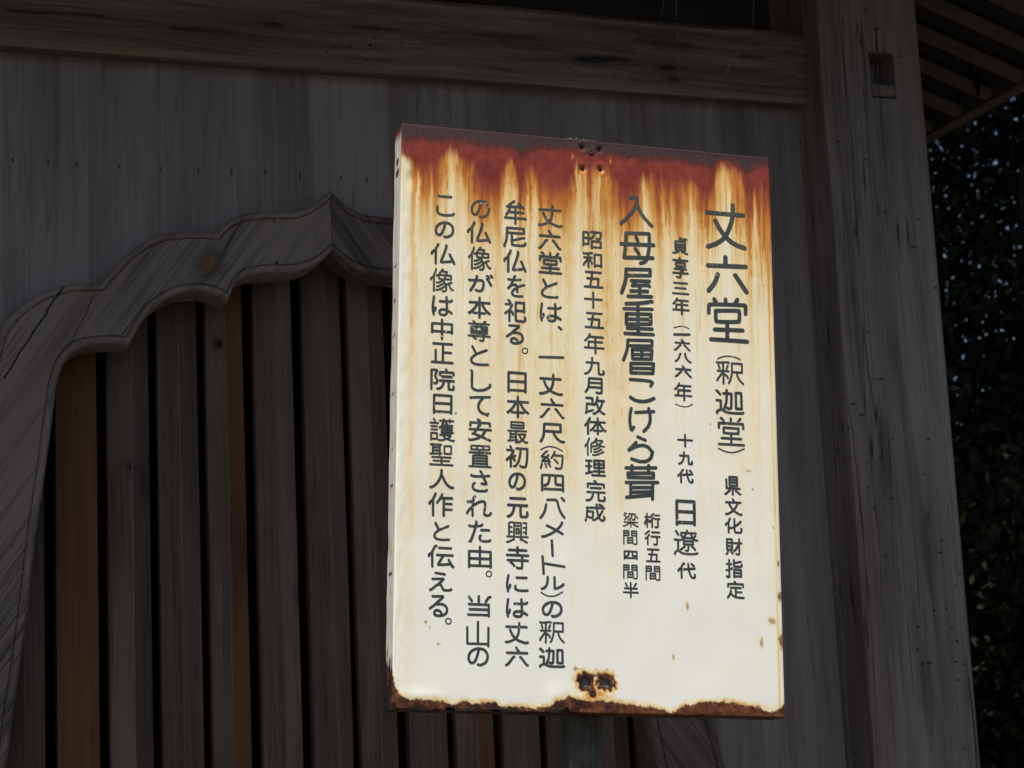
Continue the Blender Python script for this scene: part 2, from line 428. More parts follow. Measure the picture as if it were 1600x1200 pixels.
# drying crack and knot in the left half of the frame: extra nodes on its material
def frame_marks(mat):
    t = mat.node_tree
    bsdf = t.nodes['Principled BSDF']
    src = bsdf.inputs['Base Color'].links[0].from_socket
    gg = NT.__new__(NT); gg.m, gg.t, gg.b = mat, t, bsdf
    sx = gg.n('SeparateXYZ', Vector=gg.n('TexCoord').outputs['Object'])
    X, Z = sx.outputs[0], sx.outputs[2]
    wob = gg.math('MULTIPLY', gg.math('SUBTRACT', gg.noise(gg.n('TexCoord').outputs['Object'], 25, 3), 0.5), 0.012)
    def line(ax, az, bx, bz, w):
        L = math.hypot(bx-ax, bz-az); dx, dz = (bx-ax)/L, (bz-az)/L
        u = gg.math('ADD', gg.math('MULTIPLY', gg.math('SUBTRACT', X, ax), dx), gg.math('MULTIPLY', gg.math('SUBTRACT', Z, az), dz))
        p = gg.math('ADD', gg.math('SUBTRACT', gg.math('MULTIPLY', gg.math('SUBTRACT', X, ax), dz), gg.math('MULTIPLY', gg.math('SUBTRACT', Z, az), dx)), wob)
        m = gg.step(gg.math('ABSOLUTE', p), w, w * 0.4)
        return gg.math('MULTIPLY', m, gg.math('MULTIPLY', gg.math('GREATER_THAN', u, 0.0), gg.math('LESS_THAN', u, L)))
    c = gg.math('MAXIMUM', line(-0.549, 2.478, -0.668, 2.285, 0.0026), gg.math('MULTIPLY', line(-0.478, 2.487, -0.545, 2.345, 0.0016), 0.8))
    # red-brown broken knot
    kx, kz = gg.math('SUBTRACT', X, -0.258), gg.math('SUBTRACT', Z, 2.532)
    kd = gg.math('SQRT', gg.math('ADD', gg.math('MULTIPLY', kx, kx), gg.math('MULTIPLY', kz, kz)))
    kn = gg.noise(gg.n('TexCoord').outputs['Object'], 90, 4)
    k = gg.math('MULTIPLY', gg.step(kd, 0.026, 0.006), gg.step(kn, 0.42, 0.58))
    dk = gg.math('MULTIPLY', gg.step(gg.math('ADD', kd, gg.math('MULTIPLY', gg.math('SUBTRACT', kn, 0.5), 0.05)), 0.055, 0.008), 0.7)
    col = gg.mixc(dk, src, (0.045, 0.038, 0.034))
    col = gg.mixc(k, col, (0.20, 0.10, 0.045))
    col = gg.mixc(c, col, (0.006, 0.005, 0.005))
    t.links.new(col, bsdf.inputs['Base Color'])
frame_marks(M_frame)

# --- slats of the window
mb = MB()
P0 = 0.526 - XC
for k in range(-2, 15):
    a = P0 + 0.1031 * k + random.uniform(-.002, .002)
    b = a + 0.0815 + random.uniform(-.003, .002)
    if a < -0.86 or b > 0.86:
        continue
    r = a + (b - a) * random.uniform(0.50, 0.58)
    tw = random.uniform(-.004, .004)
    mi = 1 if k in (0, 12) else 0
    # two flat faces meeting in a low ridge; the far half can be a different tone
    z0, z1 = 1.2, 2.62
    yl, yr, yk = 0.094 + tw, 0.094 - tw, 0.084
    q = 0.0009
    mb.add([(a, yl, z0), (r-q, yk, z0), (r-q, yk, z1), (a, yl, z1), (a, 0.125, z0), (a, 0.125, z1)], [(0,1,2,3), (4,0,3,5)], mi)
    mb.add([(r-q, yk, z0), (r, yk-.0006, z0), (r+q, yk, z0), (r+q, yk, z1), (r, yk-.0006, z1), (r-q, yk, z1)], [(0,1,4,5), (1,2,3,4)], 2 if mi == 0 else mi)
    mb.add([(r+q, yk, z0), (b, yr, z0), (b, yr, z1), (r+q, yk, z1), (b, 0.125, z0), (b, 0.125, z1), (a, 0.125, z0), (a, 0.125, z1)], [(0,1,2,3), (1,4,5,2), (4,6,7,5)], 1 if k in (0, 3, 8, 12) else mi)
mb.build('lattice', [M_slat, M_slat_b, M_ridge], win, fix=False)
# window sill under the frame
mb = MB(); mb.box(-1.0, 1.0, -0.075, 0.10, 1.16, 1.25); mb.build('sill', M_frame, win)

# --- horizontal beam over the wall
mb = MB()
zb, zt = 2.957, 3.132
prof = [(0.06, zb+.012), (-0.046, zb+.004), (-0.058, zb+.015), (-0.062, zt-.012), (-0.052, zt), (0.06, zt)]
nseg = 60
bx0, bx1 = WX0 - 0.3, 1.1425
vs, fs = [], []
for i in range(nseg + 1):
    q = bx0 + (bx1 - bx0) * i / nseg
    w1, w2 = rng.normal(0, .0012), rng.normal(0, .0022)
    for j, (y, z) in enumerate(prof):
        vs.append((q, y + (w1 if j in (1, 2) else 0), z + (w1 if j in (1, 2) else w2 if j in (3, 4) else 0)))
m = len(prof)
for i in range(nseg):
    for j in range(m):
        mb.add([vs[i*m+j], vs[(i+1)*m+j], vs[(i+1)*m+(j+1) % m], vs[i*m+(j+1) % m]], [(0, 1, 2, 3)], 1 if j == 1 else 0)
mb.add(vs[:m], [list(range(m))]); mb.add(vs[-m:], [list(range(m))])
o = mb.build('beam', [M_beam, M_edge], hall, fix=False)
bm = bmesh.new(); bm.from_mesh(o.data)
bmesh.ops.remove_doubles(bm, verts=bm.verts, dist=1e-5)
bmesh.ops.recalc_face_normals(bm, faces=bm.faces)
bm.to_mesh(o.data); bm.free()

# --- recessed boards above the beam, lower rail, stone base, inner room
mb = MB()
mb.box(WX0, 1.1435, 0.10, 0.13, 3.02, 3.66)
mb.build('upper_wall', M_shadewood, hall)
mb = MB(); mb.box(WX0 - .3, 1.139, -0.07, 0.10, 0.42, 0.60); mb.build('floor_beam', M_beam, hall)
mb = MB(); mb.box(WX0 - .9, 1.75, -0.55, 6.6, -0.2, 0.40); mb.build('stone_base', M_stone, hall)
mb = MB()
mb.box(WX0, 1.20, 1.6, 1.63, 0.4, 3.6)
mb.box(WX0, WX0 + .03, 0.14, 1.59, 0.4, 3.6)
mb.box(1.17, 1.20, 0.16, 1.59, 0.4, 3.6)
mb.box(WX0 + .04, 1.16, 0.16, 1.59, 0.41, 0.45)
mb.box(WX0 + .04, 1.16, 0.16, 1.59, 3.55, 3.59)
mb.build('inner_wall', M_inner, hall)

# --- pillars (chamfered square posts); the corner one has an old mortise with a plug
def pillar(xa, xb, mortise):
    y0, y1, c = -0.15, 0.104, 0.026
    root_mb = MB()
    def ring(z):
        return [(xa, y0+c, z), (xa+c, y0, z), (xb-0.014, y0, z), (xb, y0+0.014, z), (xb, y1, z), (xa, y1, z)]
    if not mortise:
        root_mb.prism([(p[0], p[1]) for p in ring(0)], 0.40, 3.66, 'z')
        return root_mb.build('pillar', M_post, hall)
    hx0, hx1, hz0, hz1, hd = mortise
    zs = [0.40, hz0, hz1, 3.66]
    R_ = [ring(z) for z in zs]
    for i in range(3):
        a, b = R_[i], R_[i+1]
        for j in (0, 2, 3, 4, 5):
            root_mb.add([a[j], a[(j+1) % 6], b[(j+1) % 6], b[j]], [(0, 1, 2, 3)])
        if i != 1:
            root_mb.add([a[1], a[2], b[2], b[1]], [(0, 1, 2, 3)])
        else:
            fx0, fx1 = a[1][0], a[2][0]
            root_mb.add([(fx0, y0, hz0), (hx0, y0, hz0), (hx0, y0, hz1), (fx0, y0, hz1)], [(0, 1, 2, 3)])
            root_mb.add([(hx1, y0, hz0), (fx1, y0, hz0), (fx1, y0, hz1), (hx1, y0, hz1)], [(0, 1, 2, 3)])
    h = [(hx0, y0, hz0), (hx1, y0, hz0), (hx1, y0, hz1), (hx0, y0, hz1)]
    h2 = [(p[0], y0 + hd, p[2]) for p in h]
    for j in range(4):
        root_mb.add([h[j], h[(j+1) % 4], h2[(j+1) % 4], h2[j]], [(0, 1, 2, 3)])
    root_mb.add(h2, [(0, 1, 2, 3)])
    root_mb.add(R_[-1], [tuple(range(6))]); root_mb.add(R_[0], [tuple(range(6))])
    me = root_mb.mesh('pillar')
    bm = bmesh.new(); bm.from_mesh(me)
    bmesh.ops.remove_doubles(bm, verts=bm.verts, dist=1e-5)
    bmesh.ops.recalc_face_normals(bm, faces=bm.faces)
    bm.to_mesh(me); bm.free()
    return obj('pillar', me, M_post, hall)
pa = 2.220 - XC
corner = pillar(pa, pa + 0.254, (2.331 - XC, 2.396 - XC, 2.952, 3.062, 0.065))
corner['label'] = 'chamfered corner pillar with an old square mortise near its top'
mb = MB()
mb.prism([(-0.09, 2.956), (-0.143, 2.958), (-0.1515, 2.966), (-0.146, 2.985), (-0.09, 2.992)], 2.334 - XC, 2.394 - XC, 'x')
mb.build('wooden_plug', M_post, corner)
for k in (1, 2, 3):
    pillar(pa - BAY * k, pa - BAY * k + 0.254, None)
# side wall of the hall, running back from the corner pillar
mb = MB()
y = 0.11
while y < 6.0:
    y2 = y + random.uniform(0.14, 0.19)
    mb.box(1.28, 1.31, y, y2 - 0.001, 0.45, 3.66)
    y = y2
mb.box(WX0, 1.30, 6.05, 6.08, 0.45, 3.66)
mb.box(WX0 - .03, WX0 - .002, 0.1, 6.04, 0.45, 3.66)
mb.build('side_wall', M_wall, hall)

# --- roof: hipped, with soffit boards, rafters and eave boards
XE = 3.40 - XC; YE = -1.08; SL = 0.34
ZE = 3.345
XW, YB = WX0 - 0.95, 7.05
def zsoff(x, y):                 # underside of the soffit boards
    d = max(0.0, min(XE - x, x - XW, y - YE, YB - y))
    return ZE + 0.027 + SL * d
cx0, cx1, cyr = XW + 2.2, XE - 2.2, (YE + YB) / 2
roof_mb = MB()
TH = 0.10
def pl(p):
    return p
e = [(XE, YE), (XE, YB), (XW, YB), (XW, YE)]
rh = 2.2
inner = [(XE - rh, YE + rh), (XE - rh, YB - rh), (XW + rh, YB - rh), (XW + rh, YE + rh)]
# soffit boards
sof = MB()
for i in range(4):
    a, b = e[i], e[(i+1) % 4]
    c_, d_ = inner[(i+1) % 4], inner[i]
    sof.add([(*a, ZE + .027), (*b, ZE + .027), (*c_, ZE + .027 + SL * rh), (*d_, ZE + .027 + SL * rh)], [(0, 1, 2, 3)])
# top surface: steeper shingle roof
ox = 0.10
top_e = [(XE + ox, YE - ox), (XE + ox, YB + ox), (XW - ox, YB + ox), (XW - ox, YE - ox)]
half = (YB - YE) / 2 + ox
SR = 0.62
ridge = [(XE + ox - half, cyr), (XW - ox + half, cyr)]
zr0 = ZE + 0.23
zr = zr0 + SR * half
tm = MB()
tm.add([(*top_e[0], zr0), (*top_e[1], zr0), (*ridge[0], zr)], [(0, 1, 2)])
tm.add([(*top_e[1], zr0), (*top_e[2], zr0), (*ridge[1], zr), (*ridge[0], zr)], [(0, 1, 2, 3)])
tm.add([(*top_e[2], zr0), (*top_e[3], zr0), (*ridge[1], zr)], [(0, 1, 2)])
tm.add([(*top_e[3], zr0), (*top_e[0], zr0), (*ridge[0], zr), (*ridge[1], zr)], [(0, 1, 2, 3)])
for i in range(4):
    a, b = top_e[i], top_e[(i+1) % 4]
    a2, b2 = e[i], e[(i+1) % 4]
    tm.add([(*a, zr0), (*b, zr0), (*b, zr0 - .07), (*a, zr0 - .07)], [(0, 1, 2, 3)])
    tm.add([(*a, zr0 - .07), (*b, zr0 - .07), (*b2, ZE + .034), (*a2, ZE + .034)], [(0, 1, 2, 3)])
roof = tm.build('roof', M_shingle, hall)
sof.build('soffit', M_shadewood, roof, fix=False)
# eave boards under the rafter ends' outer side
eb = MB()
eb.box(XE - 0.05, XE - 0.002, YE + .05, YB - .05, ZE - 0.005, ZE + 0.07)
eb.box(XW + 0.002, XE - 0.002, YE + 0.002, YE + 0.048, ZE - 0.005, ZE + 0.07)
eb.build('eave_board', M_soffit, roof)
# rafters
def rafter_mesh(length):
    m2 = MB()
    w, h = 0.019, 0.024
    m2.add([(0, -w, 0), (0, w, 0), (0, w, h), (0, -w, h), (-length, -w, SL*length), (-length, w, SL*length), (-length, w, SL*length + h), (-length, -w, SL*length + h)],
           [(0,1,2,3), (7,6,5,4), (0,4,5,1), (1,5,6,2), (2,6,7,3), (3,7,4,0)])
    me = m2.mesh('rafter')
    bm = bmesh.new(); bm.from_mesh(me); bmesh.ops.recalc_face_normals(bm, faces=bm.faces); bm.to_mesh(me); bm.free()
    me.materials.append(M_soffit)
    return me
rme = rafter_mesh(1.3)
y = -0.12
while y < 6.2:
    o = bpy.data.objects.new('rafter', rme)
    o.location = (XE - 0.055, y, ZE + 0.003)
    link(o, roof)
    y += 0.163
x = 1.18
while x > -5.6:
    o = bpy.data.objects.new('rafter', rme)
    o.location = (x, YE + 0.055, ZE + 0.003)
    o.rotation_euler = (0, 0, -math.pi / 2)
    link(o, roof)
    x -= 0.163
# iron straps hanging from the eave board
for (sy, sxo) in ((0.80, 0.16), (1.05, 0.22)):
    m2 = MB()
    m2.tube([(XE - sxo, sy - .018, ZE + .10), (XE - sxo + .012, sy - .016, ZE + .02), (XE - sxo + .03, sy, ZE - .012), (XE - sxo + .045, sy + .016, ZE + .02), (XE - sxo + .05, sy + .018, ZE + .09)], 0.004, 6)
    m2.build('iron_strap', M_iron, roof)

# ================================================================== the rusty sign
GLYPHS = {
 '釈': '25,56 31,58 39,66 41,69 41,74;1,87 2,81 10,69 18,54 23,50;37,31 42,15;11,30 7,16;74,44 77,59 81,72 89,85 99,96;44,42 3,42;0,3 7,5 39,0 46,2;44,96 50,83 55,61 57,42 57,4 95,4 95,44 57,44;24,3 24,38 23,47 25,54 24,99',
 '迦': '13,19 4,7 0,4;0,45 15,46 15,84;0,99 0,95 2,92 9,86 15,84;99,93 95,96 89,96 47,97 32,93 19,85 15,84;93,20 93,77 72,77 72,75 72,9 92,9 93,20;26,14 55,14 56,15 54,72 52,77 49,79 43,79 39,76;38,0 37,40 33,64 27,77 28,81',
 '堂': '49,19 49,0;21,19 20,9 14,2 9,0;49,57 20,56 20,36 79,37 78,56 49,57;49,99 49,57;11,76 89,76;99,99 0,99;98,36 97,19 2,19 1,20 1,37;78,19 79,9 84,2 87,0',
 '県': '79,16 29,16;49,99 49,65;0,96 7,95 24,79 30,78;99,96 93,95 73,79 68,79;29,32 79,32;29,16 29,2 30,0 78,0 79,2 79,48 77,49 30,49 29,46 29,16;94,65 10,64 9,15',
 '文': '46,0 51,10 52,11;99,97 92,99 78,93 59,81 46,70 30,47 21,29 20,21;95,21 2,21;76,22 75,30 66,48 56,64 45,76 24,91 5,99 0,98',
 '化': '94,20 83,33 69,45 64,50 56,52;55,60 47,62 36,68 30,67;0,47 1,43 8,34 17,30;55,3 55,79 56,88 57,94 61,97 66,98 85,98 94,96 97,91 99,80 99,76 96,69;18,99 18,28 20,18 28,2 28,0',
 '財': '30,80 40,93;0,98 6,92 11,81;38,48 5,48;50,78 64,63 76,41 82,38;38,26 5,26;38,26 37,69 5,70 5,4 37,4 38,26;99,27 50,27;64,96 71,99 80,98 83,96 84,42 82,33 84,23 84,0',
 '指': '94,9 89,8 64,15 49,17;94,94 49,94;94,74 49,74;3,23 33,23;49,0 49,27 50,34 52,37 58,38 93,37 97,34 99,26;19,0 19,93 18,97 15,99 8,99 2,95;49,99 49,57 50,55 94,56 94,94;37,46 34,51 15,58 4,60 0,59',
 '定': '43,0 48,3 50,6 52,14;50,65 87,65;50,95 50,38;19,38 82,38;97,32 97,17 96,15 52,15 4,15 3,16 3,32;17,74 22,76 33,88 42,94 61,98 99,99;20,56 16,74 7,90 0,99',
 '貞': '0,97 7,99 32,89 37,88;99,99 92,99 68,89 62,89;95,9 49,9;85,61 15,61;85,44 15,44;49,25 17,25 16,26 16,78 18,79 84,79 85,77 85,26 83,25 49,25;49,0 49,25',
 '享': '50,11 48,3 47,1 44,0;81,26 77,25 19,26 17,27 17,41 19,42 80,42 82,40 81,26;99,77 0,77;1,12 98,12;24,96 30,99 42,99 47,98 49,93 50,69 52,68 70,62 74,57;11,56 88,56',
 '三': '92,0 8,0;0,99 99,99;15,48 83,48',
 '一': '99,0 0,0',
 '年': '19,72 20,40 91,40;22,13 94,14;55,99 55,14;99,72 0,72;26,0 21,13 7,31 4,34 1,35',
 '六': '46,0 53,16 58,18;0,99 6,97 19,78 31,56 37,52;4,30 96,30;64,53 69,55 94,97 99,98',
 '八': '0,98 8,89 17,69 21,58 26,36 29,9 34,4;99,99 94,98 83,85 74,66 67,42 63,21 62,5 65,0',
 '九': '8,29 71,29 72,90 73,96 76,98 81,99 89,99 96,97 97,95 99,88 99,84 96,78;0,98 6,98 13,94 22,84 30,70 36,45 38,24 38,0',
 '代': '79,3 83,6 92,15;0,49 1,46 11,34 18,31;30,2 35,0;33,40 97,32;97,74 99,81 98,90 95,96 92,97 86,97 81,95 76,89 72,82 68,69 64,52 61,33 59,2;30,2 20,21 18,29 19,99',
 '日': '0,91 99,91;0,45 99,45;99,98 99,1 2,0 0,1 0,99',
 '遼': '16,18 6,3;75,67 78,67 89,79;80,31 40,31;0,39 15,40 15,84;80,31 91,21;15,84 10,85 6,88 0,95 0,99;15,84 28,93 34,95 45,97 60,98 93,96 99,92;40,44 80,44;44,66 41,67 30,78 26,79;27,20 30,21 40,31;48,83 51,85 56,84 59,82 60,58;29,10 93,10;40,31 40,57 60,58 80,57 80,31;21,40 27,40 35,35 42,28 54,6 55,0;70,10 72,18 82,33 93,40 99,39',
 '十': '99,44 0,44;49,0 49,99',
 '梁': '0,94 7,96 22,87 40,73 42,67;96,35 87,17 80,16;9,49 21,33 31,30 38,18;22,4 13,0 8,1;33,48 38,48 41,46 46,41 52,34 58,17 59,5;5,16 16,21 17,24;99,94 93,95 76,86 63,76 57,68;50,57 50,99;38,4 81,5 79,33 77,44 75,46 71,47 66,47 61,44;96,66 62,66 54,68 38,66 5,66',
 '間': '29,70 69,70;99,17 59,17;0,17 39,17;99,35 60,35 60,1 62,0 97,0 99,2 99,89 98,96 95,98 81,99 73,95;0,99 0,1 2,0 37,0 39,2 38,34 0,35;29,94 29,52 67,51 69,54 68,88 29,89',
 '四': '11,66 15,66 20,62 26,56 31,45 34,23 35,1;63,1 63,41 64,55 68,58 88,59;0,89 99,89;99,98 98,1 2,0 0,2 0,99',
 '半': '14,3 23,22;74,23 86,4 88,2;8,38 92,38;99,66 0,66;49,0 49,99',
 '桁': '68,9 97,9;0,76 0,69 9,45 15,41;87,36 87,91 86,97 83,98 74,99 68,96;47,45 41,48 37,53 37,59;37,25 37,22 53,2 58,0;27,61 28,55 23,46 21,44 15,41;99,36 64,36;25,23 2,23;15,99 15,46 15,36 15,0;48,99 48,43 49,37 55,27',
 '行': '16,47 9,49 1,56;28,0 23,2 13,12 0,22;59,97 63,99 74,99 78,98 80,96 81,40;46,8 96,8;41,40 99,40;27,27 18,39 16,45 16,99',
 '五': '91,0 8,0;30,98 40,34 43,0;15,42 77,42 74,98;99,99 0,99',
 '昭': '64,1 63,15 57,28 52,34 45,40 41,42 38,41;98,94 47,94;0,39 29,39;0,85 0,5 2,4 28,4 29,6 29,76 0,76;98,94 98,58 49,57 47,59 47,99;75,38 80,41 87,41 92,40 95,38 99,19 99,1 43,0',
 '和': '26,46 19,49 12,63 1,79 1,85;99,84 62,84;26,46 34,49 40,55 47,64 47,71;99,93 99,10 63,9 62,11 62,94;27,99 27,52 26,40 27,5;3,33 49,33;0,5 7,8 27,5 44,0 48,1',
 '月': '99,61 19,60;99,30 20,30;0,95 11,79 19,58 21,0 98,0 99,2 99,89 98,95 95,97 83,99 72,99 67,96',
 '改': '3,7 35,8 36,42;55,34 51,37 45,46;55,34 58,37 68,66 72,70;4,89 13,88 37,79;41,98 46,99 50,97 72,77;99,97 95,98 90,95 72,77;72,70 72,77;72,70 76,67 82,52 87,36 89,22;97,21 59,21;55,34 56,26 59,18 62,0;0,97 4,85 5,42 32,42 41,46 45,46',
 '体': '27,78 42,59 54,32 61,26;95,24 69,24 61,26;0,49 1,43 6,36 12,32;43,78 80,78;61,0 61,99;30,24 56,24 67,28 77,51 87,68 95,77 99,77;14,99 13,27 15,20 23,0',
 '修': '47,79 51,81 61,77 73,71 82,64 85,64;0,50 1,45 7,36 13,33;96,77 93,78 81,86 62,95 46,99 40,96;45,64 50,65 62,59 71,53 76,52;51,19 63,32 76,41 94,48 99,46;31,47 36,47 41,49 62,42 77,32 87,21 89,16 88,13 54,13;14,99 13,29 15,20 22,2;31,81 31,33 35,29 41,28 51,17 55,10 58,2 58,0',
 '理': '95,72 41,72;43,24 94,24;15,81 15,3;1,40 27,40;99,99 32,99;68,99 68,0;68,49 43,48 43,0 94,0 94,48 68,49;28,3 0,3;0,88 18,81 28,78 30,79',
 '完': '64,57 64,89 65,95 67,97 72,98 91,98 95,97 97,94 99,87 96,80;35,57 34,68 32,77 27,88 21,93 11,98 6,99 0,98;42,0 48,2 51,7 52,15;77,36 23,36;4,57 98,57;7,32 7,15 52,15 94,16 94,32',
 '成': '39,94 45,95 56,87 64,80 69,78;9,43 40,44 39,67 37,78 34,81 24,81 17,77;69,69 74,67 76,64 89,38;72,1 76,1 90,10 90,20;98,20 9,20 8,68 4,85 0,95 1,99;96,72 99,79 98,86 96,93 91,96 86,96 80,93 76,88 70,77 62,47 60,27 58,0',
 '丈': '19,36 24,50 31,64 39,74 48,82 59,89 81,97 91,99 99,96;93,21 2,21;0,96 6,98 29,89 39,82 50,70 54,61 58,45 59,32 60,0',
 'と': '30,39 7,0;99,96 55,99 29,97 16,94 9,90 3,85 0,78 0,72 4,62 18,49 34,39 92,16',
 'は': '14,61 15,65 10,80 4,84;37,25 67,25 88,24 95,22 99,17;98,87 85,77 69,69 53,69 44,70 37,75 34,84 35,90 40,96 51,99 60,99 65,97 71,91 74,80 71,0;5,99 3,87 1,80 0,57 2,35 6,1',
 '尺': '99,97 93,98 87,96 79,90 70,81 59,61 55,50 54,41;0,99 8,82 13,60 15,0 84,0 85,40 83,41 15,40',
 '約': '58,22 97,22 99,23 97,72 93,92 89,97 82,98 73,98 67,95;1,99 0,95 5,76 4,74;20,73 22,76 25,92;77,66 61,46;39,55 15,59 6,59;22,34 4,33;29,0 24,2 6,27 4,33;33,70 37,72 43,87;31,42 35,44 42,61;63,1 58,19 48,37;6,59 9,52 19,42 22,36 27,31 35,22',
 'メ': '99,76 76,58 72,57 65,49 23,24;0,98 8,99 26,89 47,74 64,58 77,42 88,24 97,3 96,0',
 'ル': '0,99 6,98 11,92 16,84 22,68 24,60 26,36 27,1;99,56 97,64 83,81 67,93 59,94 58,0',
 'の': '49,95 59,99 78,91 89,81 96,67 99,49 97,33 94,25 89,16 80,7 72,3 58,0 42,1 27,7 16,16 6,29 1,44 0,56 2,71 9,83 13,85 18,87 28,84 36,71 43,50 50,22 52,1',
 '牟': '18,24 20,18 41,1 45,0;18,49 89,49;99,75 0,75;50,99 50,36;10,24 13,26 28,25 74,23 78,22;65,9 71,11 76,16 79,21 85,24 89,29;21,37 16,48 6,61',
 '尼': '35,66 48,64 87,49 94,51;35,41 36,81 37,88 39,90 47,92 88,92 93,91 96,88 98,84 99,78;1,99 0,94 7,77 11,54 13,0 91,0 92,1 92,26 12,26',
 '仏': '63,4 65,7 60,27 52,54 42,82 41,89;41,89 49,90 93,82;17,31 10,34 1,44 0,49;79,49 99,93;28,0 29,3 19,21 18,27 18,99',
 'を': '21,43 13,48 1,61;76,16 45,19 15,19 0,18;87,97 53,99 34,96 26,91 24,85 24,81 27,75 31,70 45,60 51,59 60,53 92,41 99,42;42,0 36,5 34,15 20,38 21,43;21,43 26,44 42,42 48,43 52,46 55,52 56,77',
 '祀': '37,66 37,60 31,54 27,50 20,49;0,62 13,52 20,49;50,47 92,47;15,0 24,10;92,53 92,9 51,9 51,90 53,94 60,96 89,96 93,95 96,92 99,87 99,82 96,76;2,20 32,20 33,21 31,29 23,40 20,51 20,99',
 'る': '75,1 68,0 18,2 15,1;35,41 45,41 62,39 75,41 87,46 96,55 99,67 98,77 94,83 89,89 80,94 61,99 40,98 32,95 27,91 25,86 27,78 32,73 40,71 46,71 55,73 64,81 68,89 68,96;0,63 32,41 38,33 71,9 75,1',
 '本': '0,77 3,78 6,75 23,58 36,37 39,24;62,24 63,33 74,53 87,69 97,77 99,77;98,24 3,24;78,77 22,77;50,99 50,0',
 '最': '40,74 11,74;57,61 55,58 52,58;40,59 11,59;80,15 15,15;40,43 40,99;11,90 11,43;15,15 15,28 16,29 78,29 80,28 80,2 78,0 16,0 15,2 15,15;94,43 0,43;0,92 47,87;57,61 61,71 71,85 82,93 90,97 93,98 99,96;57,61 62,58 87,58 88,59 87,64 79,79 68,89 54,98 47,97',
 '初': '18,51 29,53;29,53 31,58 37,65 37,69;29,53 39,44;18,51 11,55 1,64 0,66;21,11 21,8 17,0;66,9 65,35 59,65 54,79 46,90 40,97 34,97;46,9 99,9 98,62 93,92 90,97 84,99 72,99 65,94;1,19 30,19 32,20 31,27 21,42 19,49 19,99',
 '元': '64,37 64,90 66,97 71,99 90,99 95,97 97,94 99,87 99,79 97,73;87,0 12,0;32,37 30,55 27,69 24,77 18,87 10,95 3,99 0,98;1,37 97,37',
 '興': '91,49 78,49;78,26 91,26;10,48 23,48;43,18 57,18;67,72 67,4 65,3 34,3 33,72;64,84 68,83 94,98 95,97;0,98 6,99 31,84 34,84;10,25 22,25;44,43 44,54 57,54 56,33 44,33 44,43;99,72 1,72;78,2 92,3 90,72;27,1 22,0 11,4 9,6 10,72',
 '寺': '17,72 20,72 23,74 34,87;90,13 10,13;46,95 54,99 65,98 69,98 70,96 71,90 71,38;49,37 49,0;97,61 3,61;99,37 0,37',
 'に': '99,91 81,93 64,93 50,90 45,87 41,82 40,76 41,65;94,12 80,13 47,13;15,59 16,63 11,78 4,83;5,99 4,86 1,78 0,56 3,26 7,0',
 '像': '99,90 95,90 88,83 83,73 79,64;12,35 6,38 1,44 0,49;61,61 39,74 31,78 27,77;24,93 30,94 33,93 48,86 62,76 67,74;61,43 56,44 49,52 40,57 32,61 26,60;61,43 64,29 70,16 71,10 48,9;25,29 27,29 31,26 36,25 89,26 90,28 90,42 89,43 61,43;92,57 89,57 77,64 67,67;23,1 23,6 15,24 13,31 14,38 14,99;52,97 55,99 63,98 67,93 69,87 69,79 66,67 54,47;54,47 50,44 37,43 36,29 37,19 47,8 49,2 54,0',
 'が': '94,60 84,35 78,25 77,24;76,4 80,5 86,16;99,11 93,0;29,93 33,98 44,99 50,98 56,92 59,83 61,69 62,51 60,39 56,34 48,33 6,36 2,36 0,34;6,98 17,75 25,50 31,26 33,9',
 '尊': '35,91 23,83;23,83 23,75;30,13 30,9 29,6 25,2 22,0;87,50 12,50;69,13 70,7 73,2 79,0;71,62 70,96 65,99 56,99 53,97;99,75 0,75;71,62 85,62 87,60 87,29 86,27 14,27 12,28 12,60 13,61 67,62 71,62;87,39 64,39 61,38 59,35 59,14;96,13 2,13;39,14 39,27 37,35 32,39 26,42 19,41',
 'し': '0,0 5,5 3,58 4,81 7,88 14,94 23,97 36,99 49,98 66,95 80,89 96,79 99,76 99,67',
 'て': '62,4 62,11 52,20 44,35 40,50 41,64 47,77 56,85 67,91 84,94;84,94 87,99;84,94 92,90;99,0 83,1 67,3 57,2 0,8',
 '安': '23,67 15,69;43,29 50,26;74,47 73,55 66,66 60,75 58,80;40,0 47,3 50,14;0,97 8,99 27,94 45,86 47,84 50,80;99,47 2,47;23,67 24,62 30,52 38,42 43,29;95,29 94,15 50,15 6,15 5,30;23,67 26,70 47,77 51,80 58,81 92,97 96,97',
 '置': '16,72 82,72;16,59 82,59;35,18 35,1;64,18 64,1;16,85 82,85;48,19 48,26 45,45;96,32 1,32;99,99 0,99;64,1 59,0 10,0 8,2 8,17 10,18 90,18 92,16 92,3 91,0 69,0 64,1;16,98 17,48 19,46 45,46 80,46 81,47 82,98',
 'さ': '19,60 12,63 8,76 10,87 19,94 29,97 40,99 64,99 81,97 87,92;50,0 56,4 62,20 74,42 82,55 84,62 78,63 58,61;0,21 5,25 29,26 75,24 95,20 99,21',
 'れ': '25,26 2,28;99,81 97,88 88,94 77,94 72,90 71,86 71,77 75,45 75,33 73,28 70,24 62,23 54,25 42,32 31,42 25,44;22,54 15,58 1,80 0,86;23,99 22,52 24,44 26,7 27,4 32,0',
 'た': '8,97 2,99;93,41 86,40 57,41;50,72 49,83 51,88 54,92 62,95 71,96 93,95 99,90;50,72 55,68;0,20 4,23 24,23 42,21 57,18 61,13;8,97 25,46 32,16 34,3 33,0',
 '由': '0,57 99,57;49,91 49,0;99,99 98,23 2,22 0,23 0,99;0,92 99,92',
 '当': '7,67 92,67;92,94 0,94;99,2 91,5;91,5 78,27;3,5 16,24;47,0 47,41;92,99 92,42 3,41',
 '山': '50,0 50,90;99,99 99,23;0,23 1,90 99,90',
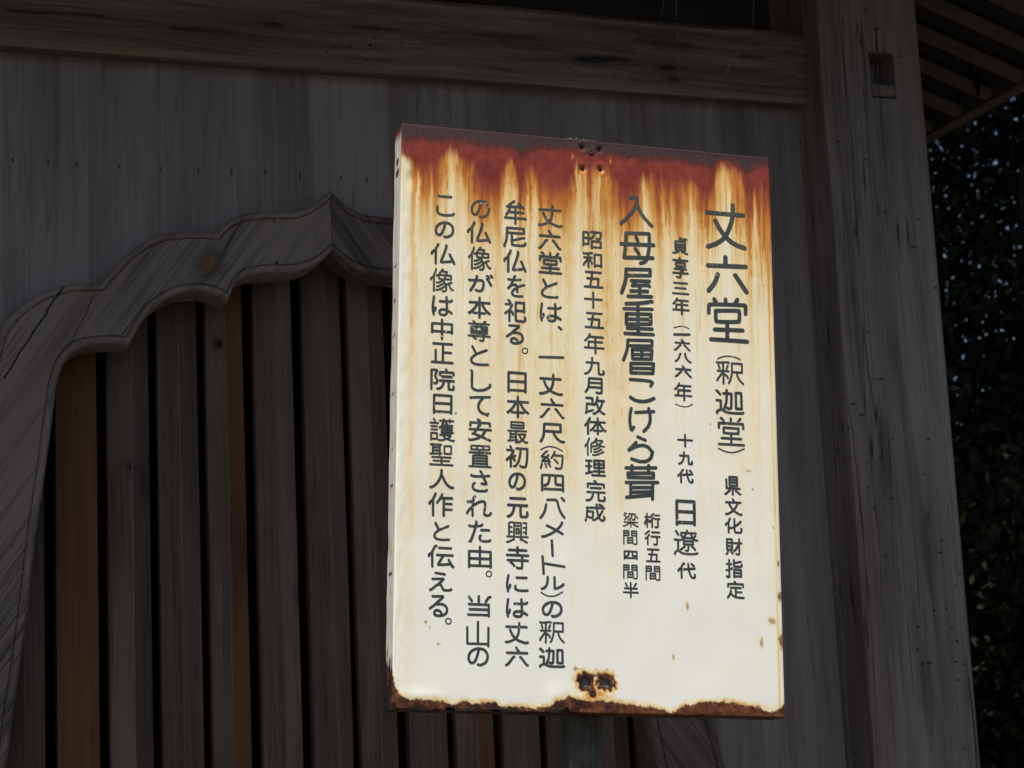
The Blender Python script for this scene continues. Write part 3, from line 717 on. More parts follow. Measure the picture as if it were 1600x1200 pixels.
 'こ': '7,0 10,2 35,3 82,2;99,87 94,94 80,97 46,99 33,98 20,96 10,92 2,84 0,77 1,62 0,58',
 '中': '99,61 0,61;49,0 49,99;99,68 99,21 2,21 0,22 0,68',
 '正': '17,35 17,98;91,46 52,46;52,0 52,98;5,0 95,0;0,99 99,99',
 '院': '26,97 31,98 35,96 43,90 47,85 53,70 54,57;97,81 99,87 97,97 92,98 83,98 77,97 76,89 76,57;87,35 47,35;67,14 67,8 64,0;12,70 15,72 21,70 24,68 25,63 24,50 15,34 23,12 24,6 20,4 0,5 0,99;97,26 96,14 38,14 37,15 37,27;98,56 37,56',
 '護': '0,19 33,19;99,97 95,99;29,35 5,35;29,50 5,50;53,75 57,81 64,87 65,90;19,9 14,0;74,90 77,94 95,99;97,7 40,7;91,50 48,50;4,98 4,66 28,66 29,68 29,93 4,93;81,13 81,0;93,28 53,28 49,27;96,62 48,62;48,62 48,30 51,19 54,17 57,13 57,0;65,17 68,18 70,21 72,30 73,61;39,41 41,37 43,35 53,39 92,39;42,73 85,73 86,74 85,79 72,90 67,91 55,96 42,99 35,97',
 '聖': '42,14 11,14;11,29 42,29;76,44 62,43 62,6 92,5 92,43 76,44;11,46 11,0;50,98 50,64;84,80 14,80;42,51 42,0;0,46 6,46 49,43;0,99 99,99;48,0 2,0;91,62 8,62',
 '人': '99,98 93,98 90,97 80,90 74,83 67,73 60,59 52,36 48,32;0,99 7,99 21,87 33,69 47,30 48,0',
 '作': '14,32 7,35 1,43 0,47;98,71 63,71;97,45 63,45;63,19 63,99;50,19 99,19;16,99 15,28 17,21 24,6 26,0;33,41 50,16 55,2',
 '伝': '58,45 56,53 40,83 38,90;30,0 24,3;0,50 1,44 6,38 12,35;41,10 90,10;38,90 50,90 89,86;33,44 97,44;14,99 13,31 15,24 24,3;81,66 95,96 99,98',
 'え': '99,92 94,97 91,98 71,99 65,98 60,92 52,70 48,67 39,66;62,33 52,33 11,36;68,8 66,6 48,4 25,0;0,98 6,97 31,70 39,65 43,58 59,41 62,33',
}
COLUMNS = {
 'title': ([],
   [(7.4, [191.9, 342.0, 252.8, 342.1]), (7.4, [235.6, 357.8, 235.7, 342.2, 231.5, 324.2, 222.3, 304.0, 209.1, 292.6, 193.0, 286.2]), (7.4, [205.9, 329.5, 211.9, 317.7, 222.3, 304.0, 235.9, 293.0, 253.7, 288.1]), (7.4, [221.5, 270.6, 221.2, 257.4]), (7.4, [192.3, 255.2, 254.7, 257.4]), (7.4, [208.0, 241.6, 203.3, 227.7, 192.4, 214.3]), (7.4, [237.1, 242.3, 255.2, 216.4]), (6.6, [201.4, 200.7, 204.8, 194.2]), (6.6, [220.2, 201.9, 220.0, 194.3]), (6.6, [239.9, 202.7, 235.8, 195.9]), (6.6, [192.1, 178.2, 192.3, 190.1, 194.1, 192.4, 251.3, 194.8, 253.5, 193.3, 253.2, 180.4]), (6.6, [203.6, 182.3, 203.3, 166.1, 205.4, 164.5, 240.4, 166.6, 242.7, 168.9, 243.0, 183.6, 241.3, 185.2, 203.6, 182.3]), (6.6, [222.2, 164.2, 221.6, 137.3]), (6.6, [201.2, 151.9, 247.6, 153.5]), (6.6, [194.7, 135.8, 254.7, 135.9])]),
 'title_a': ([('釈', 224.8, 83.5, 43.3, 34.3, 4.26), ('迦', 223.7, 37.4, 43.1, 36.6, 4.24), ('堂', 224.6, -9.4, 40.6, 41.0, 4.22)],
   [(1.9, [205.1, 105.0, 212.6, 108.9, 222.3, 110.8, 232.8, 109.9, 242.8, 106.1]), (1.9, [203.2, -36.8, 212.7, -41.0, 223.1, -42.6, 233.6, -40.7, 245.3, -35.2])]),
 'title_b': ([('県', 224.8, -94.3, 24.8, 27.4, 3.36), ('文', 225.4, -126.9, 25.3, 23.6, 3.35), ('化', 224.9, -155.9, 25.7, 21.7, 3.34), ('財', 224.7, -188.2, 24.6, 23.9, 3.33), ('指', 224.1, -221.9, 25.1, 25.9, 3.31), ('定', 225.7, -253.8, 25.5, 24.3, 3.3)],
   []),
 'era': ([('貞', 146.5, 284.0, 23.0, 25.9, 3.48), ('享', 146.4, 247.7, 24.0, 31.4, 3.46), ('三', 146.2, 214.2, 24.7, 17.2, 3.45), ('年', 146.1, 185.2, 25.5, 25.4, 3.44), ('六', 147.2, 123.1, 24.3, 16.0, 3.42), ('八', 148.3, 103.0, 24.8, 13.3, 3.41), ('六', 148.1, 81.1, 25.1, 16.3, 3.4), ('年', 147.7, 48.7, 26.8, 26.3, 3.39), ('十', 149.4, -27.9, 22.5, 17.6, 3.36), ('九', 149.5, -55.1, 21.4, 18.1, 3.35), ('代', 148.8, -83.2, 23.1, 19.4, 3.34), ('日', 148.0, -139.7, 27.9, 35.6, 4.92), ('遼', 148.0, -185.0, 36.3, 36.1, 4.3), ('代', 148.2, -228.1, 26.6, 22.0, 3.48)],
   [(1.5, [133.8, 149.6, 144.3, 153.4, 152.1, 152.9, 158.9, 150.1]), (1.5, [134.4, 28.9, 147.3, 24.9, 155.1, 25.9, 162.9, 30.2]), (4.2, [134.6, 139.2, 159.2, 140.6])]),
 'roof': ([],
   [(6.0, [65.5, 355.3, 74.6, 357.1, 77.7, 353.7, 75.6, 343.2, 62.9, 324.0, 50.1, 312.7]), (6.0, [76.3, 346.7, 84.5, 328.1, 100.2, 311.9]), (6.0, [58.1, 296.4, 57.4, 277.2, 54.5, 257.2]), (6.0, [58.1, 297.1, 95.7, 298.9, 95.9, 278.1, 92.7, 259.8, 88.7, 252.3, 81.3, 249.9]), (6.0, [50.0, 278.9, 102.7, 280.9]), (6.0, [54.5, 257.2, 101.1, 259.8]), (6.0, [74.5, 291.7, 76.5, 286.4]), (6.0, [72.7, 272.8, 78.5, 265.0]), (6.0, [57.9, 238.6, 56.8, 218.9, 49.9, 200.1]), (6.0, [57.9, 238.2, 96.7, 240.6, 96.6, 230.9, 58.5, 228.4]), (6.0, [65.8, 220.3, 95.1, 221.8]), (6.0, [74.1, 220.2, 67.3, 212.6, 93.2, 215.0]), (6.0, [90.6, 219.3, 95.0, 213.3]), (6.0, [65.0, 203.9, 92.0, 205.1]), (6.0, [60.4, 195.1, 98.0, 197.0]), (6.0, [79.2, 212.8, 79.0, 197.2]), (6.0, [56.9, 182.9, 79.3, 185.0, 98.8, 189.1]), (6.0, [53.4, 174.6, 99.0, 176.6]), (6.0, [57.2, 166.7, 96.7, 168.5, 96.5, 152.9, 57.0, 150.1, 57.2, 166.7]), (6.0, [57.7, 158.1, 95.9, 160.4]), (6.0, [75.7, 184.7, 76.1, 136.0]), (6.0, [58.7, 144.1, 98.6, 145.1]), (6.0, [54.6, 135.4, 100.3, 136.4]), (5.2, [59.0, 124.6, 58.4, 110.3, 51.5, 92.9]), (5.2, [59.7, 125.1, 98.1, 126.8, 97.9, 118.2, 63.2, 116.4]), (5.2, [66.0, 110.4, 97.9, 112.1, 96.7, 97.3, 66.4, 95.8, 66.0, 110.4]), (5.2, [66.0, 102.6, 97.3, 104.4]), (5.2, [81.5, 116.2, 81.3, 96.5]), (5.2, [71.9, 114.8, 73.7, 111.4]), (5.2, [90.2, 116.5, 87.7, 112.3]), (5.2, [63.4, 88.3, 100.0, 90.2, 98.8, 74.8, 63.5, 73.4, 63.4, 88.3]), (5.2, [64.0, 80.8, 98.9, 82.3]), (5.2, [62.2, 63.0, 93.8, 62.7, 98.1, 59.9, 94.9, 54.5]), (5.2, [62.3, 34.9, 71.8, 29.4, 88.6, 29.7, 99.7, 35.3]), (5.2, [63.3, 17.5, 60.3, 2.6, 61.8, -13.6, 63.7, -16.2, 67.1, -11.4]), (5.2, [70.4, 11.6, 99.4, 14.7]), (5.2, [91.3, 18.9, 94.0, 6.9, 92.4, -7.2, 83.2, -17.0]), (5.2, [73.1, -26.1, 85.4, -30.8]), (5.2, [70.6, -35.1, 59.1, -47.3, 73.4, -39.5, 87.7, -38.8, 96.6, -48.7, 93.4, -60.4, 80.2, -65.3, 63.2, -60.9]), (5.2, [54.0, -75.2, 101.5, -72.7]), (5.2, [63.5, -71.2, 63.0, -81.6]), (5.2, [90.1, -69.8, 89.5, -80.2]), (5.2, [57.5, -83.0, 97.6, -81.0, 97.5, -88.3, 57.4, -89.4, 57.0, -83.0]), (5.2, [53.8, -97.4, 104.3, -95.1]), (5.2, [61.3, -98.9, 61.1, -118.3]), (5.2, [96.4, -97.1, 95.6, -121.2]), (5.2, [62.0, -105.0, 95.9, -103.3]), (5.2, [61.9, -112.1, 95.8, -110.0]), (5.2, [54.5, -120.2, 93.8, -115.1])]),
 'size_r': ([('桁', 94.7, -154.0, 23.5, 20.1, 2.89), ('行', 94.7, -180.3, 22.8, 20.2, 2.88), ('五', 95.4, -206.9, 20.6, 18.0, 2.87), ('間', 94.6, -233.7, 21.4, 20.3, 2.86)],
   []),
 'size_l': ([('梁', 60.5, -154.7, 23.0, 20.5, 2.88), ('間', 59.5, -181.3, 20.3, 20.0, 2.87), ('四', 59.9, -207.9, 19.6, 11.2, 2.86), ('間', 59.3, -233.0, 20.9, 19.9, 2.85), ('半', 59.6, -260.5, 22.2, 21.1, 2.84)],
   []),
 'date': ([('昭', 2.9, 281.3, 28.2, 25.8, 3.62), ('和', 3.1, 248.7, 28.4, 23.3, 3.61), ('五', 4.5, 217.5, 28.5, 23.5, 3.6), ('十', 4.0, 184.5, 26.9, 23.8, 3.59), ('五', 5.5, 152.3, 28.2, 22.1, 3.57), ('年', 5.3, 115.5, 30.2, 29.5, 3.56), ('九', 5.1, 80.2, 30.1, 25.3, 3.54), ('月', 3.7, 49.5, 25.6, 22.3, 3.53), ('改', 5.9, 18.9, 29.4, 25.8, 3.52), ('体', 6.2, -13.3, 32.4, 24.2, 3.51), ('修', 5.0, -45.1, 30.3, 26.5, 3.49), ('理', 5.9, -77.7, 29.4, 22.7, 3.48), ('完', 6.0, -112.7, 28.8, 30.0, 3.47), ('成', 4.6, -145.9, 29.6, 24.8, 3.45)],
   []),
 'l1': ([('丈', -64.6, 314.5, 35.9, 32.9, 4.12), ('六', -65.6, 276.0, 33.7, 28.4, 4.11), ('堂', -64.6, 238.6, 33.6, 31.3, 4.09), ('と', -65.2, 197.7, 24.4, 27.4, 4.07), ('は', -63.7, 160.2, 31.4, 26.9, 4.05), ('丈', -63.4, 47.2, 34.2, 30.5, 4.0), ('六', -61.9, 10.2, 35.1, 28.1, 3.98), ('尺', -61.5, -27.8, 36.0, 26.9, 3.97), ('約', -62.5, -69.1, 33.9, 26.0, 3.95), ('四', -61.2, -104.2, 32.5, 23.6, 3.93), ('メ', -61.7, -174.5, 31.7, 22.3, 3.9), ('ル', -61.5, -254.5, 33.0, 17.5, 3.86), ('の', -62.3, -293.3, 28.5, 21.3, 3.85), ('釈', -62.6, -327.2, 36.6, 30.3, 3.83), ('迦', -62.4, -364.2, 36.1, 27.3, 3.81)],
   [(4.0, [-51.1, 137.9, -47.0, 134.4]), (4.0, [-81.1, 89.1, -44.1, 90.5]), (1.9, [-79.6, -54.3, -72.8, -50.2, -64.5, -48.3, -54.5, -50.2, -45.8, -54.6]), (4.0, [-69.5, -130.0, -56.3, -129.2, -54.0, -131.7, -51.4, -142.9, -47.3, -150.7, -43.1, -155.7]), (4.0, [-71.2, -137.0, -73.5, -148.7, -79.9, -157.5]), (4.0, [-47.2, -126.5, -43.4, -130.1]), (4.0, [-62.5, -191.2, -61.4, -213.2]), (4.0, [-76.9, -215.3, -75.3, -240.6]), (4.0, [-73.2, -225.9, -43.5, -229.5]), (2.0, [-79.2, -268.6, -73.0, -272.8, -64.5, -274.6, -55.2, -272.7, -46.1, -267.0])]),
 'l2': ([('牟', -120.2, 315.2, 32.5, 35.7, 4.1), ('尼', -120.8, 275.0, 32.9, 29.3, 4.08), ('仏', -120.5, 236.7, 33.3, 33.2, 4.06), ('を', -118.3, 197.5, 25.2, 31.8, 4.04), ('祀', -119.5, 158.3, 31.6, 33.1, 4.02), ('る', -120.1, 121.5, 25.0, 27.9, 4.01), ('日', -116.6, 47.2, 26.4, 29.5, 3.97), ('本', -115.3, 9.2, 31.8, 30.6, 3.96), ('最', -115.2, -29.8, 29.7, 31.0, 3.94), ('初', -116.1, -67.0, 31.6, 30.7, 3.92), ('の', -116.0, -104.6, 23.7, 23.6, 3.91), ('元', -115.0, -143.9, 29.8, 27.5, 3.89), ('興', -115.4, -180.9, 32.1, 30.1, 3.87), ('寺', -115.1, -219.1, 32.3, 31.0, 3.85), ('に', -115.5, -257.2, 31.2, 23.5, 3.84), ('は', -115.7, -293.1, 30.6, 25.3, 3.82), ('丈', -115.8, -329.3, 33.0, 29.3, 3.8), ('六', -115.5, -363.8, 32.4, 25.5, 3.79)],
   [(1.9, [-99.9, 97.5, -100.3, 95.6, -101.5, 94.0, -103.2, 93.1, -105.2, 93.0, -106.9, 93.7, -108.1, 95.1, -108.5, 96.9, -108.1, 98.8, -106.9, 100.4, -105.2, 101.3, -103.3, 101.5, -101.5, 100.8, -100.3, 99.3, -99.9, 97.5])]),
 'l3': ([('の', -175.3, 316.3, 27.1, 26.2, 4.07), ('仏', -177.3, 278.2, 34.6, 31.9, 4.05), ('像', -176.0, 236.9, 33.5, 35.0, 4.03), ('が', -174.0, 198.4, 35.9, 25.5, 4.02), ('本', -175.7, 159.5, 31.8, 30.9, 4.0), ('尊', -175.9, 122.8, 32.7, 30.0, 3.98), ('と', -175.2, 84.3, 25.7, 27.6, 3.96), ('し', -173.1, 45.8, 29.1, 30.2, 3.95), ('て', -173.6, 7.4, 29.5, 28.1, 3.93), ('安', -173.5, -29.7, 33.1, 31.6, 3.91), ('置', -173.2, -69.6, 33.0, 31.4, 3.89), ('さ', -172.8, -107.2, 27.3, 29.6, 3.88), ('れ', -174.0, -144.8, 36.0, 29.0, 3.86), ('た', -172.7, -182.7, 32.0, 29.5, 3.84), ('由', -172.1, -220.2, 32.6, 30.0, 3.83), ('当', -172.6, -292.2, 33.2, 28.7, 3.79), ('山', -174.5, -333.0, 31.7, 34.8, 3.77), ('の', -173.8, -366.1, 28.7, 24.1, 3.76)],
   [(1.9, [-154.3, -244.4, -154.7, -246.2, -155.8, -247.7, -157.5, -248.5, -159.3, -248.6, -161.0, -247.9, -162.2, -246.5, -162.6, -244.7, -162.2, -243.0, -161.1, -241.5, -159.4, -240.7, -157.5, -240.6, -155.9, -241.3, -154.7, -242.7, -154.3, -244.4])]),
 'l4': ([('こ', -230.0, 316.5, 25.9, 30.5, 4.04), ('の', -231.1, 278.1, 26.8, 23.2, 4.02), ('仏', -233.0, 239.4, 34.9, 30.8, 4.01), ('像', -234.1, 198.0, 34.6, 34.6, 3.99), ('は', -233.2, 158.1, 29.5, 28.3, 3.97), ('中', -233.2, 121.5, 30.4, 29.4, 3.95), ('正', -232.3, 84.6, 31.3, 28.5, 3.93), ('院', -231.3, 44.4, 34.2, 30.4, 3.92), ('日', -230.9, 6.4, 26.3, 27.1, 3.9), ('護', -231.4, -32.5, 35.9, 32.3, 3.88), ('聖', -231.9, -70.3, 33.9, 30.3, 3.86), ('人', -230.9, -106.4, 34.0, 26.1, 3.85), ('作', -232.0, -144.9, 33.7, 32.1, 3.83), ('と', -229.9, -184.9, 22.1, 24.5, 3.81), ('伝', -230.6, -221.3, 36.4, 30.4, 3.8), ('え', -230.7, -258.6, 31.5, 25.2, 3.78), ('る', -233.6, -294.2, 25.7, 28.6, 3.76)],
   [(1.9, [-214.4, -315.7, -214.8, -317.5, -215.9, -318.9, -217.6, -319.8, -219.5, -319.8, -221.1, -319.1, -222.3, -317.7, -222.8, -315.9, -222.4, -314.2, -221.2, -312.7, -219.5, -311.9, -217.7, -311.8, -216.0, -312.5, -214.8, -313.9, -214.4, -315.7])]),
}

S_EUL = Euler((-0.0437578141, 0.0627448699, -0.0971577163), 'XYZ')
S_C = Vector((1.15652543, -1.19519848, 2.02368406))
S_M = S_EUL.to_matrix()
PX = 0.005                         # post axis
ZB = -2.026
sign = empty('sign_board', S_C + S_M @ Vector((PX, 0.08, ZB)), 'white metal notice board with rusty top edge and black Japanese lettering on a dark post', 'sign', S_EUL)
OFF = Vector((-PX, -0.08, -ZB))   # sign-centre coordinates -> coordinates of the Empty
HW, HH = 300.0, 444.2             # half size, mm

def vnoise(x, y, seed, per=256):
    """smooth value noise in 0..1"""
    r = np.random.default_rng(seed).random((per, per))
    xi, yi = np.floor(x).astype(int), np.floor(y).astype(int)
    fx, fy = x - xi, y - yi
    fx, fy = fx*fx*(3-2*fx), fy*fy*(3-2*fy)
    a, b = r[xi % per, yi % per], r[(xi+1) % per, yi % per]
    c, d = r[xi % per, (yi+1) % per], r[(xi+1) % per, (yi+1) % per]
    return (a*(1-fx)+b*fx)*(1-fy)+(c*(1-fx)+d*fx)*fy
def fbm(x, y, seed, o=4):
    s, a, t = 0, 1.0, 0
    for k in range(o):
        s = s + a * vnoise(x * 2**k + 13*k, y * 2**k + 7*k, seed + k); t += a; a *= 0.55
    return s / t
def ss(x, lo, hi):
    t = np.clip((x - lo) / (hi - lo), 0, 1)
    return t*t*(3-2*t)

DARK = [(-298.2, 27.4), (-283.3, 25.9), (-254.3, 25.2), (-217.1, 20.6), (-161.4, 24.7), (-125.6, 28.6), (-117.4, 33.0), (-112.3, 43.0), (-105.1, 31.9), (-86.6, 20.7), (-43.2, 20.8), (-4.7, 22.4), (32.9, 21.0), (71.8, 25.8), (111.1, 22.2), (149.4, 19.7), (189.0, 24.6), (200.7, 32.1), (210.7, 17.2), (221.7, 8.6), (242.1, 14.3), (253.8, 26.1), (261.1, 36.2), (270.1, 24.6), (279.0, 16.2), (297.7, 12.3)]
RED = [(-297.9, 50.1), (-286.8, 59.3), (-278.6, 74.0), (-271.6, 75.4), (-264.7, 69.6), (-246.7, 68.0), (-236.9, 54.7), (-225.0, 39.0), (-214.9, 42.2), (-206.7, 53.9), (-186.5, 60.4), (-172.1, 86.0), (-153.8, 98.8), (-139.8, 66.4), (-127.6, 47.6), (-120.4, 64.7), (-112.1, 99.3), (-103.0, 63.1), (-96.9, 54.2), (-86.6, 66.8), (-68.1, 82.9), (-48.5, 83.2), (-31.0, 75.4), (-22.6, 47.3), (-10.1, 52.5), (-1.8, 59.1), (10.8, 48.4), (23.3, 49.4), (34.7, 56.8), (50.2, 82.8), (59.6, 90.4), (73.4, 70.2), (90.5, 53.8), (110.6, 56.3), (129.6, 63.0), (148.8, 54.9), (164.9, 51.4), (179.5, 69.2), (195.4, 80.6), (204.2, 67.0), (210.4, 32.2), (225.6, 26.5), (242.8, 29.3), (253.3, 43.3), (259.3, 66.4), (265.6, 74.4), (274.5, 62.9), (287.8, 55.3), (296.2, 65.3)]
BOT = [(-300.8, 62), (-298.0, 45), (-294.3, 30), (-288.7, 22), (-273.8, 15), (-248.6, 16), (-227.0, 12), (-212.0, 10), (-193.1, 14), (-174.1, 11), (-148.4, 14), (-135.1, 8), (-109.2, 7), (-88.1, 7), (-65.9, 10), (-45.6, 22), (-37.8, 27), (-26.1, 20), (-11.5, 18), (10.0, 20), (22.7, 18), (32.5, 17), (52.2, 15), (77.9, 14), (97.8, 12), (119.7, 5), (131.7, 9), (143.7, 16.6), (161.7, 20), (198.0, 22), (232.5, 18), (252.8, 16), (279.4, 10), (293.7, 16), (300.9, 21)]
HOLES = [(-12.0, 13.6, 3.0), (16.2, 14.1, 3.2), (-11.6, 48.4, 4.0), (17.6, 46.8, 4.2)]
TORN = [(-11.3, 843.9, 7.5, 8.0), (19.1, 842.2, 9.0, 7.5)]
SPOTS = [(50.2, 49.6, 3.0, 3.2), (-3.1, 451.4, 4.3, 4.3), (-210.7, 450.7, 1.5, 1.8), (191.0, 443.9, 1.3, 1.5), (252.1, 514.1, 4.5, 2.0), (283.3, 743.3, 5.5, 5.5), (265.8, 777.7, 2.6, 7.5), (125.0, 802.7, 2.0, 4.5), (148.5, 725.6, 1.6, 6.0), (297.5, 771.9, 4.0, 12.0), (297.0, 705.9, 2.6, 8.0), (-26.8, 823.8, 3.0, 4.5), (-252.2, 762.5, 2.2, 2.0), (-232.9, 793.3, 2.4, 2.0), (257.6, 542.8, 1.6, 1.6), (-246, 770, 1.4, 2.2), (290, 600, 1.5, 3.0), (296, 655, 1.6, 5.0)]

def dent(u, d):
    """height of the sheet in mm (negative = pushed inwards)"""
    h = (fbm(u/90+5, d/90+3, 11, 2) - .5) * 2.4 + (fbm(u/22+5, d/30+3, 15, 2) - .5) * 0.16
    edge = np.minimum(u + HW, HW - u)
    h = h + ss(edge, 30, 0) * (fbm(u/9, d/28, 21, 2) - .5) * 2.2 * (u < 0)
    h = h - ss(d, 860, 888) * (fbm(u/16, d/20, 23, 2) - .3) * 2.0 * (u < 60)
    for (a, b, r) in HOLES:
        q = np.hypot(u - a, d - b)
        h = h - 3.4 * np.exp(-(q / (r * 1.35))**2) + 0.5 * np.exp(-((q - 9) / 3.0)**2)
    for (a, b, rx, ry) in TORN:
        q = np.hypot((u - a) / rx, (d - b) / ry)
        h = h - 2.5 * np.exp(-(q / 1.3)**2)
    h = h + 1.3 * np.exp(-((u + 262) / 30)**2 - ((d - 868) / 9)**2)        # curled enamel at the lower left corner
    h = h + 1.2 * np.exp(-((u + 55) / 16)**2 - ((d - 862) / 14)**2)
    h = h - 2.0 * np.exp(-((u + 285) / 8)**2 - ((d - 88) / 12)**2)
    return h

def stains(u, d):
    """masks of the stain pattern: stain, red, dark, crust, dull"""
    U = np.interp
    u0 = u
    u = u + (fbm(u/26+3, d/46+8, 29, 3) - .5) * 7 * ss(d, 20, 70)
    n_f = fbm(u/4.2+50, d/260+2, 31, 2)          # fine vertical streaks
    n_m = fbm(u/11+20, d/420+9, 37, 2)
    n_b = fbm(u/14, d/14, 41, 4)
    r = U(u, [p[0] for p in RED], [p[1] for p in RED]) + (n_f - .5) * 26
    k = U(u, [p[0] for p in DARK], [p[1] * .88 for p in DARK]) + (n_b - .5) * 5
    red = ss(r + (n_b - .5) * 8 - d, -12, 15)
    dark = ss(k + (n_b - .5) * 7 + (fbm(u/5, d/60, 58, 3) - .5) * 7 - d, -9, 8)
    L = 42 + 130 * np.clip(n_m - .18, 0, 1) + 40 * (n_f - .5)
    t = np.clip(d - r, 0, None) / np.clip(L, 30, None)
    st0 = 0.37 + 0.38 * ss(r + (n_m - .5) * 20, 36, 84)
    st = st0 * np.exp(-t * 1.2)
    st = np.where(d < r, st0 + (1 - st0) * ss(r - d, 0, 25), st)
    fade = np.exp(-d / 300.0)
    thin = np.clip((fbm(u/4.4+90, d/300, 43, 1) - .52) * 2.6, 0, 1)
    st = st + thin * .22 * fade * ss(d, 30, 90)
    thin2 = ss(np.abs(fbm(u/6.5+60, d/420, 44, 2) - .5), .034, .0)
    st = st + thin2 * .15 * np.exp(-d / 340.0) * ss(d, 40, 100)
    wide = np.clip((fbm(u/16+40, d/900, 47, 2) - .42) * 2.2, 0, 1)
    st = st + wide * .20 * np.exp(-np.clip(d - 100, 0, None) / 230.0)
    st = st + 0.125 * np.exp(-(d / 330.0)**1.4) + .05 * ss(d, 760, 380)
    # tint that collected along some of the lettering columns
    for (c, w, d0, d1, a) in ((-40, 26, 340, 560, .20), (52, 34, 250, 560, .15), (20, 16, 120, 330, .15), (-105, 30, 300, 600, .15), (-158, 28, 300, 620, .13), (-222, 26, 330, 640, .12), (-284, 9, 60, 800, .10)):
        st = st + a * np.exp(-((u - c) / w)**2) * ss(d, d0 - 90, d0 + 60) * ss(d, d1 + 90, d1 - 60) * (0.55 + 0.9 * (n_b - .2))
    st = st * (1 - .75 * np.exp(-((u + 292) / 10)**2) * ss(d, 48, 60))
    # pale runs below the screw holes
    for c in (-16, -8, 14, 26, -30):
        st = st * (1 - .42 * np.exp(-((u - c) / 2.2)**2) * ss(d, 50, 62) * np.exp(-np.clip(d - 60, 0, None) / 60))
    for (c, b) in ((-27.9, 27.8), (33.7, 29.4)):
        m = np.exp(-((u - c) / 2.2)**4) * ss(d, b - 9, b + 2) * ss(d, b + 9, b + 4)
        red = red * (1 - m); dark = dark * (1 - m); st = st * (1 - .55 * m)
    st = st * (0.86 + .28 * fbm(u/8, d/22, 46, 3))
    st = st + thin2 * .085 * ss(d, 900, 600) + .055 * wide * ss(d, 880, 500) + .02 + .11 * np.clip(fbm(u0/75, d/120, 48, 3) - .38, 0, 1)
    st = st + .07 * np.exp(-((u0 + 278) / 13)**2) * ss(d, 120, 300)
    u = u0
    # line along the right edge
    er = np.exp(-((u - 293.0) / 2.8)**2) * (0.10 + .55 * n_m) * ss(d, 60, 140)
    st = np.maximum(st, er * .9 + st * .4)
    el = np.exp(-((u + 297) / 2.0)**2) * ss(n_b, .5, .75) * .22
    st = np.maximum(st, el)
    # crusty rust: bottom edge, torn holes, spots
    hb = U(u, [p[0] for p in BOT], [p[1] for p in BOT]) + (n_b - .5) * 7 + (fbm(u/2.5, d/2.5, 53, 2) - .5) * 5
    db = 2 * HH - d
    crust = ss(hb - db, -.8, 1.6)
    halo = ss(hb - db, -11, 0)
    st = np.maximum(st, halo * .5 * (0.3 + n_b))
    n_g = fbm(u/4.5, d/4.5, 57, 3)
    for i_, (a, b, rx, ry) in enumerate(TORN):
        q = ((np.abs(u - a - (d - b) * .15) / (rx + 4.5))**3 + (np.abs(d - b + 1) / (ry + 5.5))**3)**(1/3) + (n_g - .5) * 1.1
        crust = np.maximum(crust, ss(q, 1.08, .90))
        st = np.maximum(st, ss(q, 1.9, .9) * .58)
    q = np.hypot((u - 3) / 29, (d - 862) / 21) + (n_g - .5) * 1.1
    st = np.maximum(st, ss(q, 1.2, .5) * (.28 + .5 * n_g))
    q = np.hypot((u + 1.1) / 7, (d - 858.1) / 8) + (n_g - .5) * .9
    crust = np.maximum(crust, ss(q, 1.0, .8))
    crust = np.maximum(crust, ss(np.hypot((u + 3) / 12, (d - 834) / 3) + (n_g - .5) * 2.2, 1.0, .6) * .9)
    for (a, b, rx, ry) in SPOTS:
        q = np.hypot((u - a) / rx, (d - b) / ry) + (n_g - .5) * 1.3
        crust = np.maximum(crust, ss(q, 1.15, .6) * (.8 if a > 290 or 440 < b < 460 else .5))
        st = np.maximum(st, ss(q, 2.0, .8) * .34)
    speck = ss(vnoise(u/1.7, d/1.7, 61), .955, .99) * np.exp(-np.abs(d - 822) / 9) * (np.abs(u - 8) < 28)
    crust = np.maximum(crust, speck * .8)
    return np.clip(st, 0, 1), np.clip(red, 0, 1), np.clip(dark, 0, 1), np.clip(crust, 0, 1)

